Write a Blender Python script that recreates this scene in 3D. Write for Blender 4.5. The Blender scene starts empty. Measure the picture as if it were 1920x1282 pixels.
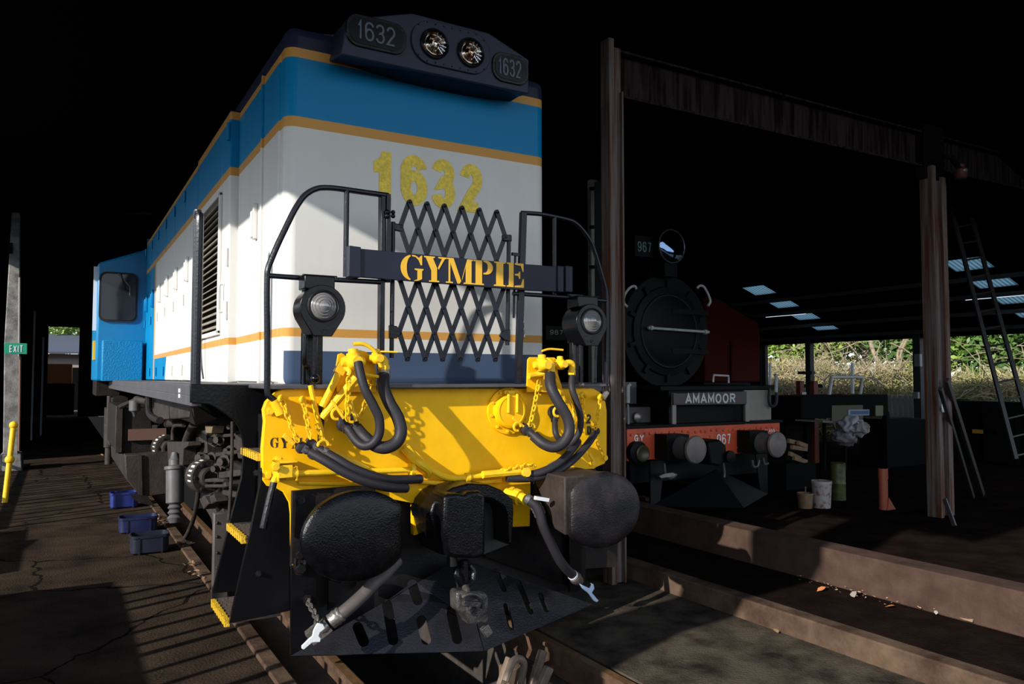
import bpy, bmesh, math, random
from mathutils import Vector, Matrix
random.seed(7)
S = bpy.context.scene
COL = S.collection
PI = math.pi

# ------------------------------------------------------------------ camera model (1920x1282 photograph)
CF = 1453.0; YAW = math.radians(30.2); PIT = math.atan(67/1453.)
CP = Vector((-2.17, -4.4, 1.67))
FW = Vector((math.sin(YAW)*math.cos(PIT), math.cos(YAW)*math.cos(PIT), math.sin(PIT)))
RT = Vector((math.cos(YAW), -math.sin(YAW), 0))
UP = Vector((-math.sin(YAW)*math.sin(PIT), -math.cos(YAW)*math.sin(PIT), math.cos(PIT)))
def P(u, v, x=None, y=None, z=None):
    r = FW + RT*((u-960)/CF) + UP*((641-v)/CF)
    if x is not None: t = (x-CP.x)/r.x
    elif y is not None: t = (y-CP.y)/r.y
    else: t = (z-CP.z)/r.z
    return CP + r*t
def PY(pts, y): return [P(u, v, y=y) for u, v in pts]

# ------------------------------------------------------------------ materials
MATS = {}
def mat(name, col, rough=.6, metal=0., var=.0, scale=8., bump=0., bscale=60., col2=None, lo=.35, hi=.65, spec=.5, coat=0., stretch=None):
    if name in MATS: return MATS[name]
    m = bpy.data.materials.new(name); m.use_nodes = True
    nt = m.node_tree; b = nt.nodes['Principled BSDF']
    b.inputs['Base Color'].default_value = (*col, 1)
    b.inputs['Roughness'].default_value = rough
    b.inputs['Metallic'].default_value = metal
    b.inputs['Specular IOR Level'].default_value = spec
    b.inputs['Coat Weight'].default_value = coat
    b.inputs['Coat Roughness'].default_value = .08
    tc = nt.nodes.new('ShaderNodeTexCoord')
    src = tc.outputs['Object']
    if stretch:
        mp = nt.nodes.new('ShaderNodeMapping'); mp.inputs['Scale'].default_value = stretch
        nt.links.new(src, mp.inputs['Vector']); src = mp.outputs['Vector']
    if var > 0 or col2:
        n = nt.nodes.new('ShaderNodeTexNoise'); n.inputs['Scale'].default_value = scale; n.inputs['Detail'].default_value = 6
        n.inputs['Roughness'].default_value = .6
        nt.links.new(src, n.inputs['Vector'])
        r = nt.nodes.new('ShaderNodeMapRange'); r.inputs['From Min'].default_value = lo; r.inputs['From Max'].default_value = hi
        nt.links.new(n.outputs['Fac'], r.inputs['Value'])
        mx = nt.nodes.new('ShaderNodeMix'); mx.data_type = 'RGBA'
        c2 = col2 if col2 else tuple(c*(1-var) for c in col)
        mx.inputs['A'].default_value = (*col, 1); mx.inputs['B'].default_value = (*c2, 1)
        nt.links.new(r.outputs['Result'], mx.inputs['Factor'])
        nt.links.new(mx.outputs['Result'], b.inputs['Base Color'])
    if bump > 0:
        n2 = nt.nodes.new('ShaderNodeTexNoise'); n2.inputs['Scale'].default_value = bscale; n2.inputs['Detail'].default_value = 4
        nt.links.new(src, n2.inputs['Vector'])
        bp = nt.nodes.new('ShaderNodeBump'); bp.inputs['Strength'].default_value = bump; bp.inputs['Distance'].default_value = .01
        nt.links.new(n2.outputs['Fac'], bp.inputs['Height']); nt.links.new(bp.outputs['Normal'], b.inputs['Normal'])
    MATS[name] = m
    return m
def emis(name, col, st):
    m = bpy.data.materials.new(name); m.use_nodes = True
    b = m.node_tree.nodes['Principled BSDF']
    b.inputs['Base Color'].default_value = (*col, 1)
    b.inputs['Emission Color'].default_value = (*col, 1); b.inputs['Emission Strength'].default_value = st
    MATS[name] = m; return m

WHITE = (.72, .70, .67); BLUE = (.0, .20, .44); ORG = (.60, .30, .07); NAVY = (.018, .022, .048)
yellow = mat('yellow paint', (.95, .52, .004), .42, var=.12, scale=5, bump=.16, bscale=22, spec=.18)
yellow2 = mat('yellow pipe paint', (.95, .56, .015), .38, var=.15, scale=14, bump=.15, bscale=60, spec=.3)
nosing = mat('yellow tread nosing', (.85, .52, .02), .5, var=.5, scale=90, bump=.5, bscale=120)
black = mat('black gloss paint', (.004, .004, .005), .25, bump=.10, bscale=45, spec=.22)
blackm = mat('black satin steel', (.010, .009, .010), .45, var=.4, scale=12, bump=.15, bscale=50, spec=.3)
navy = mat('navy paint', (.016, .018, .036), .4, var=.2, scale=6, spec=.2)
navyd = mat('dark navy rail paint', (.007, .008, .014), .28, bump=.1, bscale=60, spec=.25)
grease = mat('greasy black iron', (.004, .004, .005), .22, var=.6, scale=22, bump=.28, bscale=110, spec=.25)
grime = mat('grimy brown underframe', (.042, .031, .027), .65, spec=.3, var=.5, scale=7, bump=.4, bscale=40)
grimed = mat('dark grimy underframe', (.018, .013, .012), .7, spec=.2, var=.5, scale=7, bump=.4, bscale=40)
dgrey = mat('deck frame grey', (.075, .072, .082), .5, var=.3, scale=6)
steel = mat('worn steel', (.30, .28, .26), .38, .7, var=.4, scale=40, bump=.3)
chrome = mat('polished reflector', (.9, .9, .92), .06, 1.)
rubber = mat('black rubber', (.022, .020, .024), .55, bump=.1, bscale=90, spec=.3)
white = mat('white paint', (.75, .76, .77), .45)
tubew = mat('dull white paint', (.42, .46, .44), .5, var=.25, scale=20)
gold = mat('gold leaf', (.78, .57, .05), .42, .25, var=.35, scale=45, bump=.4, bscale=70)
amber = mat('amber yellow lettering', (.85, .47, .02), .45)
stencil = mat('black stencil paint', (.01, .01, .01), .5)
glassd = mat('dark window glass', (.012, .016, .022), .05, spec=.3)
lensm = mat('lamp lens glass', (.25, .24, .24), .12, .3, spec=.9, bump=.0)
numw = mat('pale number paint', (.11, .14, .18), .5, spec=.2)
redp = mat('red buffer beam paint', (.62, .085, .030), .45, var=.25, scale=6)
redd = mat('dark red carriage paint', (.055, .005, .004), .7, spec=.1)
loco2 = mat('black locomotive paint', (.003, .004, .004), .5, spec=.12)
tankg = mat('dull grey panel', (.26, .235, .21), .6, var=.2, scale=5)
woodr = mat('rusty weathered post', (.15, .13, .125), .8, spec=.1, col2=(.10, .038, .018), scale=3, lo=.42, hi=.6, stretch=(10, 10, .35), bump=.4)
beamm = mat('rust streaked beam', (.034, .027, .026), .9, spec=.0, col2=(.01, .007, .006), scale=3.5, lo=.4, hi=.62, stretch=(6, 6, .5))
wood = mat('timber', (.16, .115, .075), .7, var=.5, scale=6)
dark = mat('near black metal', (.004, .004, .004), .9, spec=.1)  # one even near-black colour, shared by walls, crates and fittings
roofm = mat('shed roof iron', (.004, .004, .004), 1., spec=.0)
conc = mat('weathered concrete', (.30, .29, .27), .85, col2=(.12, .115, .11), scale=6, bump=.5)
green = mat('exit sign green', (.01, .30, .17), .4)
traym = mat('blue plastic', (.020, .035, .20), .35, var=.3, scale=8)
traymd = mat('dark blue plastic', (.016, .018, .035), .45, var=.3, scale=8, spec=.3)
leafm = mat('dry leaf', (.42, .22, .09), .7, col2=(.5, .35, .2), scale=3)
railm = mat('rusty rail steel', (.12, .07, .045), .7, .0, spec=.2, col2=(.06, .035, .022), scale=8, bump=.4)
railtop = mat('rail head steel', (.30, .17, .08), .35, .5, var=.4, scale=20)
beige = mat('dried stalk', (.56, .46, .30), .8)
trunkm = mat('bare branch', (.36, .29, .19), .8, var=.4, scale=20)
foliage_a = mat('bright green leaf', (.12, .24, .03), .5, col2=(.30, .40, .08), scale=1.5)
foliage_b = mat('deep green leaf', (.03, .09, .015), .5, col2=(.12, .22, .04), scale=2)
grassm = mat('olive grass', (.22, .24, .06), .8, col2=(.45, .37, .2), scale=1.2)
asphalt = mat('stained asphalt', (.060, .043, .030), 1., spec=.0, col2=(.022, .016, .012), scale=2.2, lo=.35, hi=.7, bump=.7, bscale=60)
concfloor = mat('oily concrete', (.095, .078, .058), 1., spec=.0, col2=(.025, .020, .016), scale=3.5, lo=.4, hi=.68, bump=.7, bscale=80)
kerbm = mat('stained concrete kerb', (.13, .088, .06), 1., spec=.0, col2=(.05, .03, .022), scale=4, bump=.3)
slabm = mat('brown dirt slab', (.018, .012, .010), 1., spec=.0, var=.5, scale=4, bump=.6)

def asphalt_cracks(m):
    """cracks in the asphalt, a pattern of the ground itself"""
    nt = m.node_tree; b = nt.nodes['Principled BSDF']
    tc = [n for n in nt.nodes if n.type == 'TEX_COORD'][0]
    nz = nt.nodes.new('ShaderNodeTexNoise'); nz.inputs['Scale'].default_value = 3; nz.inputs['Detail'].default_value = 5
    nt.links.new(tc.outputs['Object'], nz.inputs['Vector'])
    mx = nt.nodes.new('ShaderNodeMix'); mx.data_type = 'RGBA'; mx.inputs['Factor'].default_value = .22
    nt.links.new(tc.outputs['Object'], mx.inputs['A']); nt.links.new(nz.outputs['Color'], mx.inputs['B'])
    v = nt.nodes.new('ShaderNodeTexVoronoi'); v.feature = 'DISTANCE_TO_EDGE'; v.inputs['Scale'].default_value = .8
    nt.links.new(mx.outputs['Result'], v.inputs['Vector'])
    lt = nt.nodes.new('ShaderNodeMath'); lt.operation = 'LESS_THAN'; lt.inputs[1].default_value = .007
    nt.links.new(v.outputs['Distance'], lt.inputs[0])
    old = b.inputs['Base Color'].links[0].from_socket
    m2 = nt.nodes.new('ShaderNodeMix'); m2.data_type = 'RGBA'; m2.inputs['B'].default_value = (.012, .01, .008, 1)
    nt.links.new(lt.outputs[0], m2.inputs['Factor']); nt.links.new(old, m2.inputs['A'])
    nt.links.new(m2.outputs['Result'], b.inputs['Base Color'])
asphalt_cracks(asphalt)

def livery(name='hood livery', side=True):
    """horizontal paint bands of the body by height, blue rear end"""
    m = bpy.data.materials.new(name); m.use_nodes = True; nt = m.node_tree; b = nt.nodes['Principled BSDF']
    b.inputs['Roughness'].default_value = .38; b.inputs['Specular IOR Level'].default_value = .15
    tc = nt.nodes.new('ShaderNodeTexCoord'); sp = nt.nodes.new('ShaderNodeSeparateXYZ')
    nt.links.new(tc.outputs['Object'], sp.inputs[0])
    def mth(op, a, c, d=None):
        n = nt.nodes.new('ShaderNodeMath'); n.operation = op
        for i, q in enumerate((a, c, d)):
            if q is None: continue
            if isinstance(q, (int, float)): n.inputs[i].default_value = q
            else: nt.links.new(q, n.inputs[i])
        return n.outputs[0]
    def mix(f, a, bb):
        n = nt.nodes.new('ShaderNodeMix'); n.data_type = 'RGBA'
        nt.links.new(f, n.inputs['Factor'])
        for k, q in (('A', a), ('B', bb)):
            if isinstance(q, tuple): n.inputs[k].default_value = (*q, 1)
            else: nt.links.new(q, n.inputs[k])
        return n.outputs['Result']
    z = sp.outputs['Z']; y = sp.outputs['Y']; x = sp.outputs['X']
    nz = nt.nodes.new('ShaderNodeTexNoise'); nz.inputs['Scale'].default_value = 3
    mp = nt.nodes.new('ShaderNodeMapping'); mp.inputs['Scale'].default_value = (3, 3, .3)
    nt.links.new(tc.outputs['Object'], mp.inputs[0]); nt.links.new(mp.outputs[0], nz.inputs['Vector'])
    wcol = mix(nz.outputs['Fac'], (.71, .70, .67), (.64, .63, .605))
    c = wcol
    c = mix(mth('MULTIPLY', mth('GREATER_THAN', z, 1.93), mth('LESS_THAN', z, 1.985)), c, ORG)
    if side:
        # white field ends towards the cab in a vertical orange edge, blue beyond and below
        c = mix(mth('MULTIPLY', mth('LESS_THAN', z, 1.93), mth('GREATER_THAN', mth('ADD', y, mth('MULTIPLY', z, .45)), 6.9)), c, BLUE)
        c = mix(mth('GREATER_THAN', y, 7.45), c, ORG)
        c = mix(mth('GREATER_THAN', y, 7.6), c, BLUE)
    c = mix(mth('GREATER_THAN', z, 3.27), c, ORG)
    c = mix(mth('GREATER_THAN', z, 3.337), c, BLUE)
    c = mix(mth('GREATER_THAN', z, 3.72), c, ORG)
    c = mix(mth('GREATER_THAN', z, 3.782), c, NAVY)
    # navy panel low on the nose
    nose = mth('MULTIPLY', mth('LESS_THAN', z, 1.84), mth('MULTIPLY', mth('LESS_THAN', y, .53), mth('GREATER_THAN', x, -.972)))
    c = mix(nose, c, (.055, .085, .15))
    nt.links.new(c, b.inputs['Base Color'])
    MATS[name] = m
    return m
liv = livery()
blue = mat('sky blue paint', BLUE, .38, var=.1, scale=4)

# ------------------------------------------------------------------ mesh helpers
class MB:
    def __init__(s): s.v = []; s.f = []
    def add(s, vs, fs):
        o = len(s.v); s.v += [tuple(p) for p in vs]; s.f += [tuple(i+o for i in f) for f in fs]; return s
    def box(s, x0, x1, y0, y1, z0, z1):
        vs = [(x, y, z) for x in (x0, x1) for y in (y0, y1) for z in (z0, z1)]
        return s.add(vs, [(0,1,3,2),(4,6,7,5),(0,4,5,1),(2,3,7,6),(0,2,6,4),(1,5,7,3)])
    def obox(s, c, ax, ay, az):
        """box from centre and three half vectors"""
        c = Vector(c); ax, ay, az = Vector(ax), Vector(ay), Vector(az)
        vs = [c+i*ax+j*ay+k*az for i in (-1,1) for j in (-1,1) for k in (-1,1)]
        return s.add(vs, [(0,1,3,2),(4,6,7,5),(0,4,5,1),(2,3,7,6),(0,2,6,4),(1,5,7,3)])
    def bar(s, a, b, w, t, nrm=(0,-1,0)):
        a, b = Vector(a), Vector(b); d = (b-a); n = Vector(nrm).normalized(); side = d.cross(n)
        if side.length < 1e-6: side = Vector((1,0,0))
        side.normalize(); n2 = side.cross(d).normalized()
        return s.obox((a+b)/2, d/2, side*w/2, n2*t/2)
    def tube(s, pts, r, n=10, caps=True, radii=None):
        pts = [Vector(p) for p in pts]; q = [pts[0]]
        rr = [radii[0]] if radii else [r]
        for i, p in enumerate(pts[1:]):
            if (p-q[-1]).length > 1e-5: q.append(p); rr.append(radii[i+1] if radii else r)
        pts = q; k = len(pts)
        if k < 2: return s
        T = [(pts[min(i+1, k-1)]-pts[max(i-1, 0)]).normalized() for i in range(k)]
        up = Vector((0,0,1)) if abs(T[0].z) < .9 else Vector((1,0,0))
        nn = (up - T[0]*up.dot(T[0])).normalized(); vs = []
        for i in range(k):
            nn = (nn - T[i]*nn.dot(T[i]))
            nn = nn.normalized() if nn.length > 1e-6 else T[i].orthogonal().normalized()
            bn = T[i].cross(nn)
            for j in range(n):
                a = 2*PI*j/n; vs.append(pts[i] + (nn*math.cos(a)+bn*math.sin(a))*rr[i])
        fs = [(i*n+j, i*n+(j+1)%n, (i+1)*n+(j+1)%n, (i+1)*n+j) for i in range(k-1) for j in range(n)]
        if caps: fs += [tuple(range(n-1, -1, -1)), tuple((k-1)*n+j for j in range(n))]
        return s.add(vs, fs)
    def cyl(s, a, b, r, n=20, r2=None): return s.tube([a, b], r, n, radii=[r, r2 if r2 is not None else r])
    def lathe(s, c, axis, prof, n=28):
        """prof: list of (distance along axis, radius)"""
        c = Vector(c); a = Vector(axis).normalized(); u = a.orthogonal().normalized(); w = a.cross(u); vs = []
        for d, r in prof:
            for j in range(n):
                t = 2*PI*j/n; vs.append(c + a*d + (u*math.cos(t)+w*math.sin(t))*max(r, 1e-4))
        k = len(prof)
        fs = [(i*n+j, i*n+(j+1)%n, (i+1)*n+(j+1)%n, (i+1)*n+j) for i in range(k-1) for j in range(n)]
        fs += [tuple(range(n-1, -1, -1)), tuple((k-1)*n+j for j in range(n))]
        return s.add(vs, fs)
    def sphere(s, c, r, n=12):
        return s.lathe(Vector(c)-Vector((0,0,r)), (0,0,1), [(r-r*math.cos(PI*i/8), r*math.sin(PI*i/8)) for i in range(9)], n)
    def prism(s, poly, d):
        """poly: list of 3d points (planar); d: extrusion vector"""
        d = Vector(d); n = len(poly); vs = [Vector(p) for p in poly]; vs += [p+d for p in vs[:n]]
        return s.add(vs, [tuple(range(n)), tuple(range(2*n-1, n-1, -1))] + [(i, (i+1)%n+0, (i+1)%n+n, i+n) for i in range(n)])
    def chain(s, path, link=.034, r=.0045):
        """oval links, alternately turned, along a path"""
        pts = smooth(path, 12); L = 0; k = 0; i = 0
        step = link*.74; acc = 0; last = pts[0]; centers = []
        for p in pts[1:]:
            seg = (p-last).length
            while acc+seg >= step:
                t = (step-acc)/seg; last = last.lerp(p, t); centers.append((last.copy(), (p-last).normalized() if (p-last).length > 1e-6 else Vector((0,0,-1))))
                seg = (p-last).length; acc = 0
                if seg < 1e-6: break
            acc += seg; last = p
        for k, (c, d) in enumerate(centers):
            u = d.orthogonal().normalized()
            u = Matrix.Rotation(.5 + (PI/2 if k % 2 else 0), 3, d) @ u
            ring = [c + d*math.sin(t)*link*.5 + u*math.cos(t)*link*.3 for t in [2*PI*j/10 for j in range(11)]]
            s.tube(ring, r, 5, caps=False)
        return s
    def build(s, name, m, parent=None, bevel=0, seg=2, sharp=.6, smooth_=True, recalc=True):
        me = bpy.data.meshes.new(name); me.from_pydata([tuple(v) for v in s.v], [], s.f); me.update()
        if recalc:
            bm = bmesh.new(); bm.from_mesh(me); bmesh.ops.recalc_face_normals(bm, faces=bm.faces); bm.to_mesh(me); bm.free()
        if smooth_:
            me.shade_smooth(); me.set_sharp_from_angle(angle=sharp)
        me.materials.append(m)
        o = bpy.data.objects.new(name, me); COL.objects.link(o)
        if parent is not None:
            o.parent = parent
            if parent.type == 'EMPTY': o.location = -parent.location
        if bevel:
            b = o.modifiers.new('bevel', 'BEVEL'); b.width = bevel; b.segments = seg; b.limit_method = 'ANGLE'; b.angle_limit = .9
            b.harden_normals = False
        return o
def smooth(pts, n=8):
    pts = [Vector(p) for p in pts]
    if len(pts) < 3: return pts if len(pts) < 2 else [pts[0].lerp(pts[1], i/n) for i in range(n+1)]
    out = []
    for i in range(len(pts)-1):
        p0 = pts[max(i-1, 0)]; p1 = pts[i]; p2 = pts[i+1]; p3 = pts[min(i+2, len(pts)-1)]
        for j in range(n):
            t = j/n; t2 = t*t; t3 = t2*t
            out.append(.5*((2*p1)+(p2-p0)*t+(2*p0-5*p1+4*p2-p3)*t2+(3*p1-p0-3*p2+p3)*t3))
    out.append(pts[-1]); return out
def root(name, loc, label, cat, group=None):
    o = bpy.data.objects.new(name, None); COL.objects.link(o); o.location = loc; o.empty_display_size = .1
    o['label'] = label; o['category'] = cat
    if group: o['group'] = group
    return o
def tag(o, label, cat, group=None, kind=None):
    o['label'] = label; o['category'] = cat
    if group: o['group'] = group
    if kind: o['kind'] = kind
    return o
def struct(o, label=None, cat=None):
    o['kind'] = 'structure'
    if label: o['label'] = label
    if cat: o['category'] = cat
    return o
def dup(r, loc, label, group=None):
    c = r.copy(); COL.objects.link(c); c.location = loc; c['label'] = label
    if group: c['group'] = group
    for ch in list(r.children):
        d = ch.copy(); COL.objects.link(d); d.parent = c
        for g in ch.children:
            e = g.copy(); COL.objects.link(e); e.parent = d
    return c

# ------------------------------------------------------------------ lettering: strokes and stencil pieces
def arc(cx, cy, rx, ry, a0, a1, n=14):
    return [(cx+rx*math.cos(math.radians(a0+(a1-a0)*i/n)), cy+ry*math.sin(math.radians(a0+(a1-a0)*i/n))) for i in range(n+1)]
GL = {  # stroke centrelines in a cell 0..1 wide, 0..1 high
 '1': [[(.30,.74),(.62,.98),(.62,0)]],
 '6': [[*arc(.5,.72,.48,.28,15,180,12), *arc(.5,.31,.48,.31,180,540,26)]],
 '3': [[*arc(.48,.76,.44,.24,165,-85,16), *arc(.5,.27,.48,.27,85,-165,18)]],
 '2': [[*arc(.5,.72,.46,.28,170,-35,16), (.55,.36),(.06,.0),(1.0,.0)]],
 '9': [[*arc(.5,.28,.48,.28,195,360,12), *arc(.5,.69,.48,.31,0,360,26)]],
 '7': [[(.08,.98),(.90,.98),(.38,0)]],
 'A': [[(.0,0),(.5,1),(1,0)],[(.2,.33),(.8,.33)]],
 'M': [[(.02,0),(.02,1),(.5,.25),(.98,1),(.98,0)]],
 'O': [[*arc(.5,.5,.46,.5,90,450,28)]],
 'R': [[(.06,0),(.06,1),(.55,1),*arc(.55,.76,.35,.24,90,-90,10),(.06,.52)],[(.5,.52),(.92,0)]],
 'G': [[*arc(.52,.5,.46,.5,40,315,22),(.9,.46),(.55,.46)]],
 'Y': [[(.02,1),(.5,.48),(.98,1)],[(.5,.48),(.5,0)]],
 'C': [[*arc(.5,.5,.44,.5,45,315,20)]],
 'L': [[(.1,1),(.1,0),(.9,0)]],
 'S': [[*arc(.5,.75,.38,.25,30,270,14),*arc(.5,.25,.38,.25,90,-150,14)]],
 'E': [[(.9,1),(.1,1),(.1,0),(.9,0)],[(.1,.5),(.8,.5)]],
 'X': [[(0,0),(1,1)],[(0,1),(1,0)]],
 'I': [[(.5,1),(.5,0)]],
 'T': [[(0,1),(1,1)],[(.5,1),(.5,0)]],
 '.': [[(.4,.04),(.6,.04)]],
 'D': [[(.1,0),(.1,1),(.4,1),*arc(.4,.5,.5,.5,90,-90,12),(.1,0)]],
}
def ribbon(mb, path, w, fn, th):
    """stroke of width w (in cell units of height) along 2d path, placed by fn(a,b,depth)"""
    k = len(path); L = []; R = []
    for i, p in enumerate(path):
        a = path[max(i-1, 0)]; c = path[min(i+1, k-1)]
        d1 = Vector((p[0]-a[0], p[1]-a[1])); d2 = Vector((c[0]-p[0], c[1]-p[1]))
        if d1.length < 1e-6: d1 = d2
        if d2.length < 1e-6: d2 = d1
        d1.normalize(); d2.normalize(); n = Vector((-(d1.y+d2.y), d1.x+d2.x))
        if n.length < 1e-3: n = Vector((-d1.y, d1.x))
        n.normalize(); den = max(.35, n.dot(Vector((-d1.y, d1.x)))); o = n*(w/2/den)
        L.append((p[0]+o.x, p[1]+o.y)); R.append((p[0]-o.x, p[1]-o.y))
    vs = [fn(a, b, 0) for a, b in L]+[fn(a, b, 0) for a, b in R]+[fn(a, b, th*(1+.8*i/k)) for i, (a, b) in enumerate(L)]+[fn(a, b, th*(1+.8*i/k)) for i, (a, b) in enumerate(R)]
    fs = []
    for i in range(k-1):
        fs += [(2*k+i, 2*k+i+1, 3*k+i+1, 3*k+i), (i, k+i, k+i+1, i+1), (i, i+1, 2*k+i+1, 2*k+i), (k+i, 3*k+i, 3*k+i+1, k+i+1)]
    fs += [(0, 2*k, 3*k, k), (k-1, 2*k-1, 4*k-1, 3*k-1)]
    mb.add(vs, fs)
def write(name, text, o, right, up, h, w, gap, sw, m, parent, th=.003, widths=None, label=None):
    """stroke lettering: o = lower left corner, right/up unit vectors, h height, w cell width, sw stroke"""
    o = Vector(o); right = Vector(right).normalized(); up = Vector(up).normalized(); nrm = right.cross(up)
    mb = MB(); x = 0
    for ch in text:
        if ch == ' ': x += w*.6; continue
        cw = w*(.45 if ch in '.I' else .72 if ch == '1' else 1)
        cw0 = w
        def fn(a, b, d, x=x, cw=cw): return o + right*(x + a*h) + up*(b*h) + nrm*d
        for st in GL[ch]:
            ww = cw - sw; hh = h - sw
            st2 = [((sw/2 + a*ww)/h, (sw/2 + b*hh)/h) for a, b in st]
            ribbon(mb, st2, sw/h, fn, th)
        x += cw + gap
    ob = mb.build(name, m, parent, smooth_=False, recalc=False)
    if label: ob['label'] = label
    return ob
ST = {  # stencil serif pieces, cell 0..1 by 0..1
 'G': [arc(.50,.5,.50,.5,100,260,16)+arc(.46,.5,.20,.44,262,98,12),
       [(.56,.0),(.74,.06),(.74,.10)]+[(.74,.40),(.62,.43),(.62,.48),(1.0,.48),(1.0,.43),(.94,.40),(.94,.08),(.78,.01),(.62,-.01)],
       [(.50,1.0),(.64,.99),(.80,.90),(.90,1.0),(.94,1.0),(.94,.62),(.88,.62),(.80,.80),(.66,.92),(.50,.95)]],
 'Y': [[(0,1),(.46,1),(.46,.95),(.38,.93),(.56,.56),(.56,.06),(.66,.05),(.66,0),(.22,0),(.22,.05),(.32,.06),(.32,.44),(.08,.93),(0,.95)],
       [(.62,1),(1,1),(1,.95),(.90,.93),(.64,.50),(.60,.56),(.78,.93),(.62,.95)]],
 'M': [[(0,1),(.26,1),(.56,.10),(.50,0),(.42,0),(.14,.82),(.14,.06),(.24,.05),(.24,0),(-.02,0),(-.02,.05),(.08,.06),(.08,.94),(0,.95)],
       [(.60,.16),(.62,.30),(.80,1),(1.02,1),(1.02,.95),(.96,.93),(.96,.06),(1.04,.05),(1.04,0),(.66,0),(.66,.05),(.74,.06),(.74,.72)]],
 'P': [[(0,1),(.42,1),(.42,.06),(.52,.05),(.52,0),(0,0),(0,.05),(.10,.06),(.10,.94),(0,.95)],
       [(.50,1),(.62,1)]+arc(.64,.72,.34,.28,85,-85,10)+[(.50,.44),(.50,.50)]+arc(.60,.72,.12,.20,-85,85,8)+[(.50,.94)]],
 'I': [[(0,1),(1,1),(1,.95),(.80,.93),(.80,.07),(1,.05),(1,0),(0,0),(0,.05),(.20,.07),(.20,.93),(0,.95)]],
 'E': [[(0,1),(.40,1),(.40,0),(0,0),(0,.05),(.12,.07),(.12,.93),(0,.95)],
       [(.48,1),(1,1),(1,.66),(.94,.66),(.84,.90),(.48,.94)],
       [(.48,.55),(.68,.57),(.74,.66),(.80,.66),(.80,.36),(.74,.36),(.68,.47),(.48,.49)],
       [(.48,.06),(.84,.10),(.96,.36),(1.02,.36),(1.02,0),(.48,0)]],
}
def stencil_word(name, items, m, parent, nrm, th, label=None):
    """items: (letter, lower-left, right vector(full width), up vector(full height))"""
    mb = MB(); nrm = Vector(nrm)
    for ch, o, r, u in items:
        o, r, u = Vector(o), Vector(r), Vector(u)
        for poly in ST[ch]:
            mb.prism([o+r*a+u*b for a, b in poly], nrm*th)
    ob = mb.build(name, m, parent, smooth_=False)
    if label: ob['label'] = label
    return ob

# ================================================================== THE LOCOMOTIVE (front face looks along -y)
loco = root('diesel_locomotive', (0, 2, 0), 'blue and white diesel locomotive numbered 1632 with yellow headstock', 'locomotive')
V = Vector
DZ = 1.632
def rrect(x0, x1, z0, z1, r, y, n=6):
    out = []
    for cx, cz, a0 in ((x1-r, z1-r, 0), (x0+r, z1-r, 90), (x0+r, z0+r, 180), (x1-r, z0+r, 270)):
        for i in range(n+1):
            a = math.radians(a0+90*i/n); out.append(V((cx+r*math.cos(a), y, cz+r*math.sin(a))))
    return out

# --- hood
MB().box(-.975, .975, .5, 8.95, 1.60, 3.93).build('hood', liv, loco, bevel=.07, seg=5)
MB().prism([V((-.90, .62, 3.925)), V((-.5, .62, 4.0)), V((.5, .62, 4.0)), V((.90, .62, 3.925))], (0, 8.3, 0)).build('hood_roof', navyd, loco)
def door(y0, y1, xo, z0=1.64, z1=3.775, handle=None, hinges=(3.62, 2.5, 1.75), hy=None):
    d = MB().box(xo, -.96, y0, y1, z0, z1).build('side_door', liv, loco, bevel=.012)
    if handle:
        hy0 = y0+.12 if hy is None else hy
        MB().box(xo-.03, xo, hy0-.025, hy0+.025, handle-.13, handle+.13).box(xo-.045, xo-.02, hy0-.02, hy0+.02, handle-.12, handle+.07).build('door_handle', liv, d, bevel=.008)
    for hz in hinges:
        MB().cyl((xo-.012, y1-.01, hz-.06), (xo-.012, y1-.01, hz+.06), .014, 8).build('hinge', liv, d)
    return d
door(.64, 1.08, -.984, hinges=())
door(1.115, 1.93, -.988, handle=2.78, hy=1.24, hinges=())
MB().box(-1.0, -.96, 1.083, 1.108, 1.62, 3.80).build('door_post', liv, loco, bevel=.006)
# louvre cabinet
lc = MB()
lc.box(-1.05, -.96, 1.96, 2.30, 1.63, 3.80).box(-1.05, -.96, 3.60, 3.66, 1.63, 3.80).box(-1.05, -.96, 2.30, 3.60, 3.17, 3.80).box(-1.05, -.96, 2.30, 3.60, 1.63, 2.06)
lcab = lc.build('louvre_cabinet', liv, loco, bevel=.012)
fr = MB(); fr.box(-1.075, -1.05, 2.27, 2.31, 2.03, 3.20).box(-1.075, -1.05, 3.58, 3.62, 2.03, 3.20).box(-1.075, -1.05, 2.27, 3.62, 3.17, 3.21).box(-1.075, -1.05, 2.27, 3.62, 2.02, 2.06)
fr.build('louvre_frame', liv, lcab, bevel=.006)
louvm = mat('louvre slat paint', (.40, .36, .30), .55, var=.3, scale=10)
sl = MB()
for i in range(19):
    z = 2.10+i*.0575
    sl.prism([V((-1.065, 2.31, z-.012)), V((-1.06, 2.31, z-.018)), V((-.985, 2.31, z+.035)), V((-.99, 2.31, z+.041))], (0, 1.28, 0))
sl.build('louvre_slats', louvm, lcab)
MB().box(-.982, -.975, 2.30, 3.60, 2.06, 3.17).build('louvre_dark_sheet', grimed, lcab)  # dark sheet on the hood side, stands for the unlit inside of the louvre
for hz in (3.62, 2.62, 2.2):
    MB().cyl((-1.062, 1.975, hz-.07), (-1.062, 1.975, hz+.07), .016, 8).build('hinge', liv, lcab)
MB().tube(smooth([(-1.06, 2.12, 2.42), (-1.09, 2.12, 2.40), (-1.09, 2.12, 2.22), (-1.06, 2.12, 2.2)], 5), .012, 8).build('door_handle', liv, lcab)
MB().tube(smooth([(-1.06, 3.0, 2.02), (-1.085, 3.02, 1.99), (-1.085, 2.98, 1.8), (-1.07, 2.96, 1.66)], 5), .008, 6).build('drain_hose', rubber, lcab)
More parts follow.
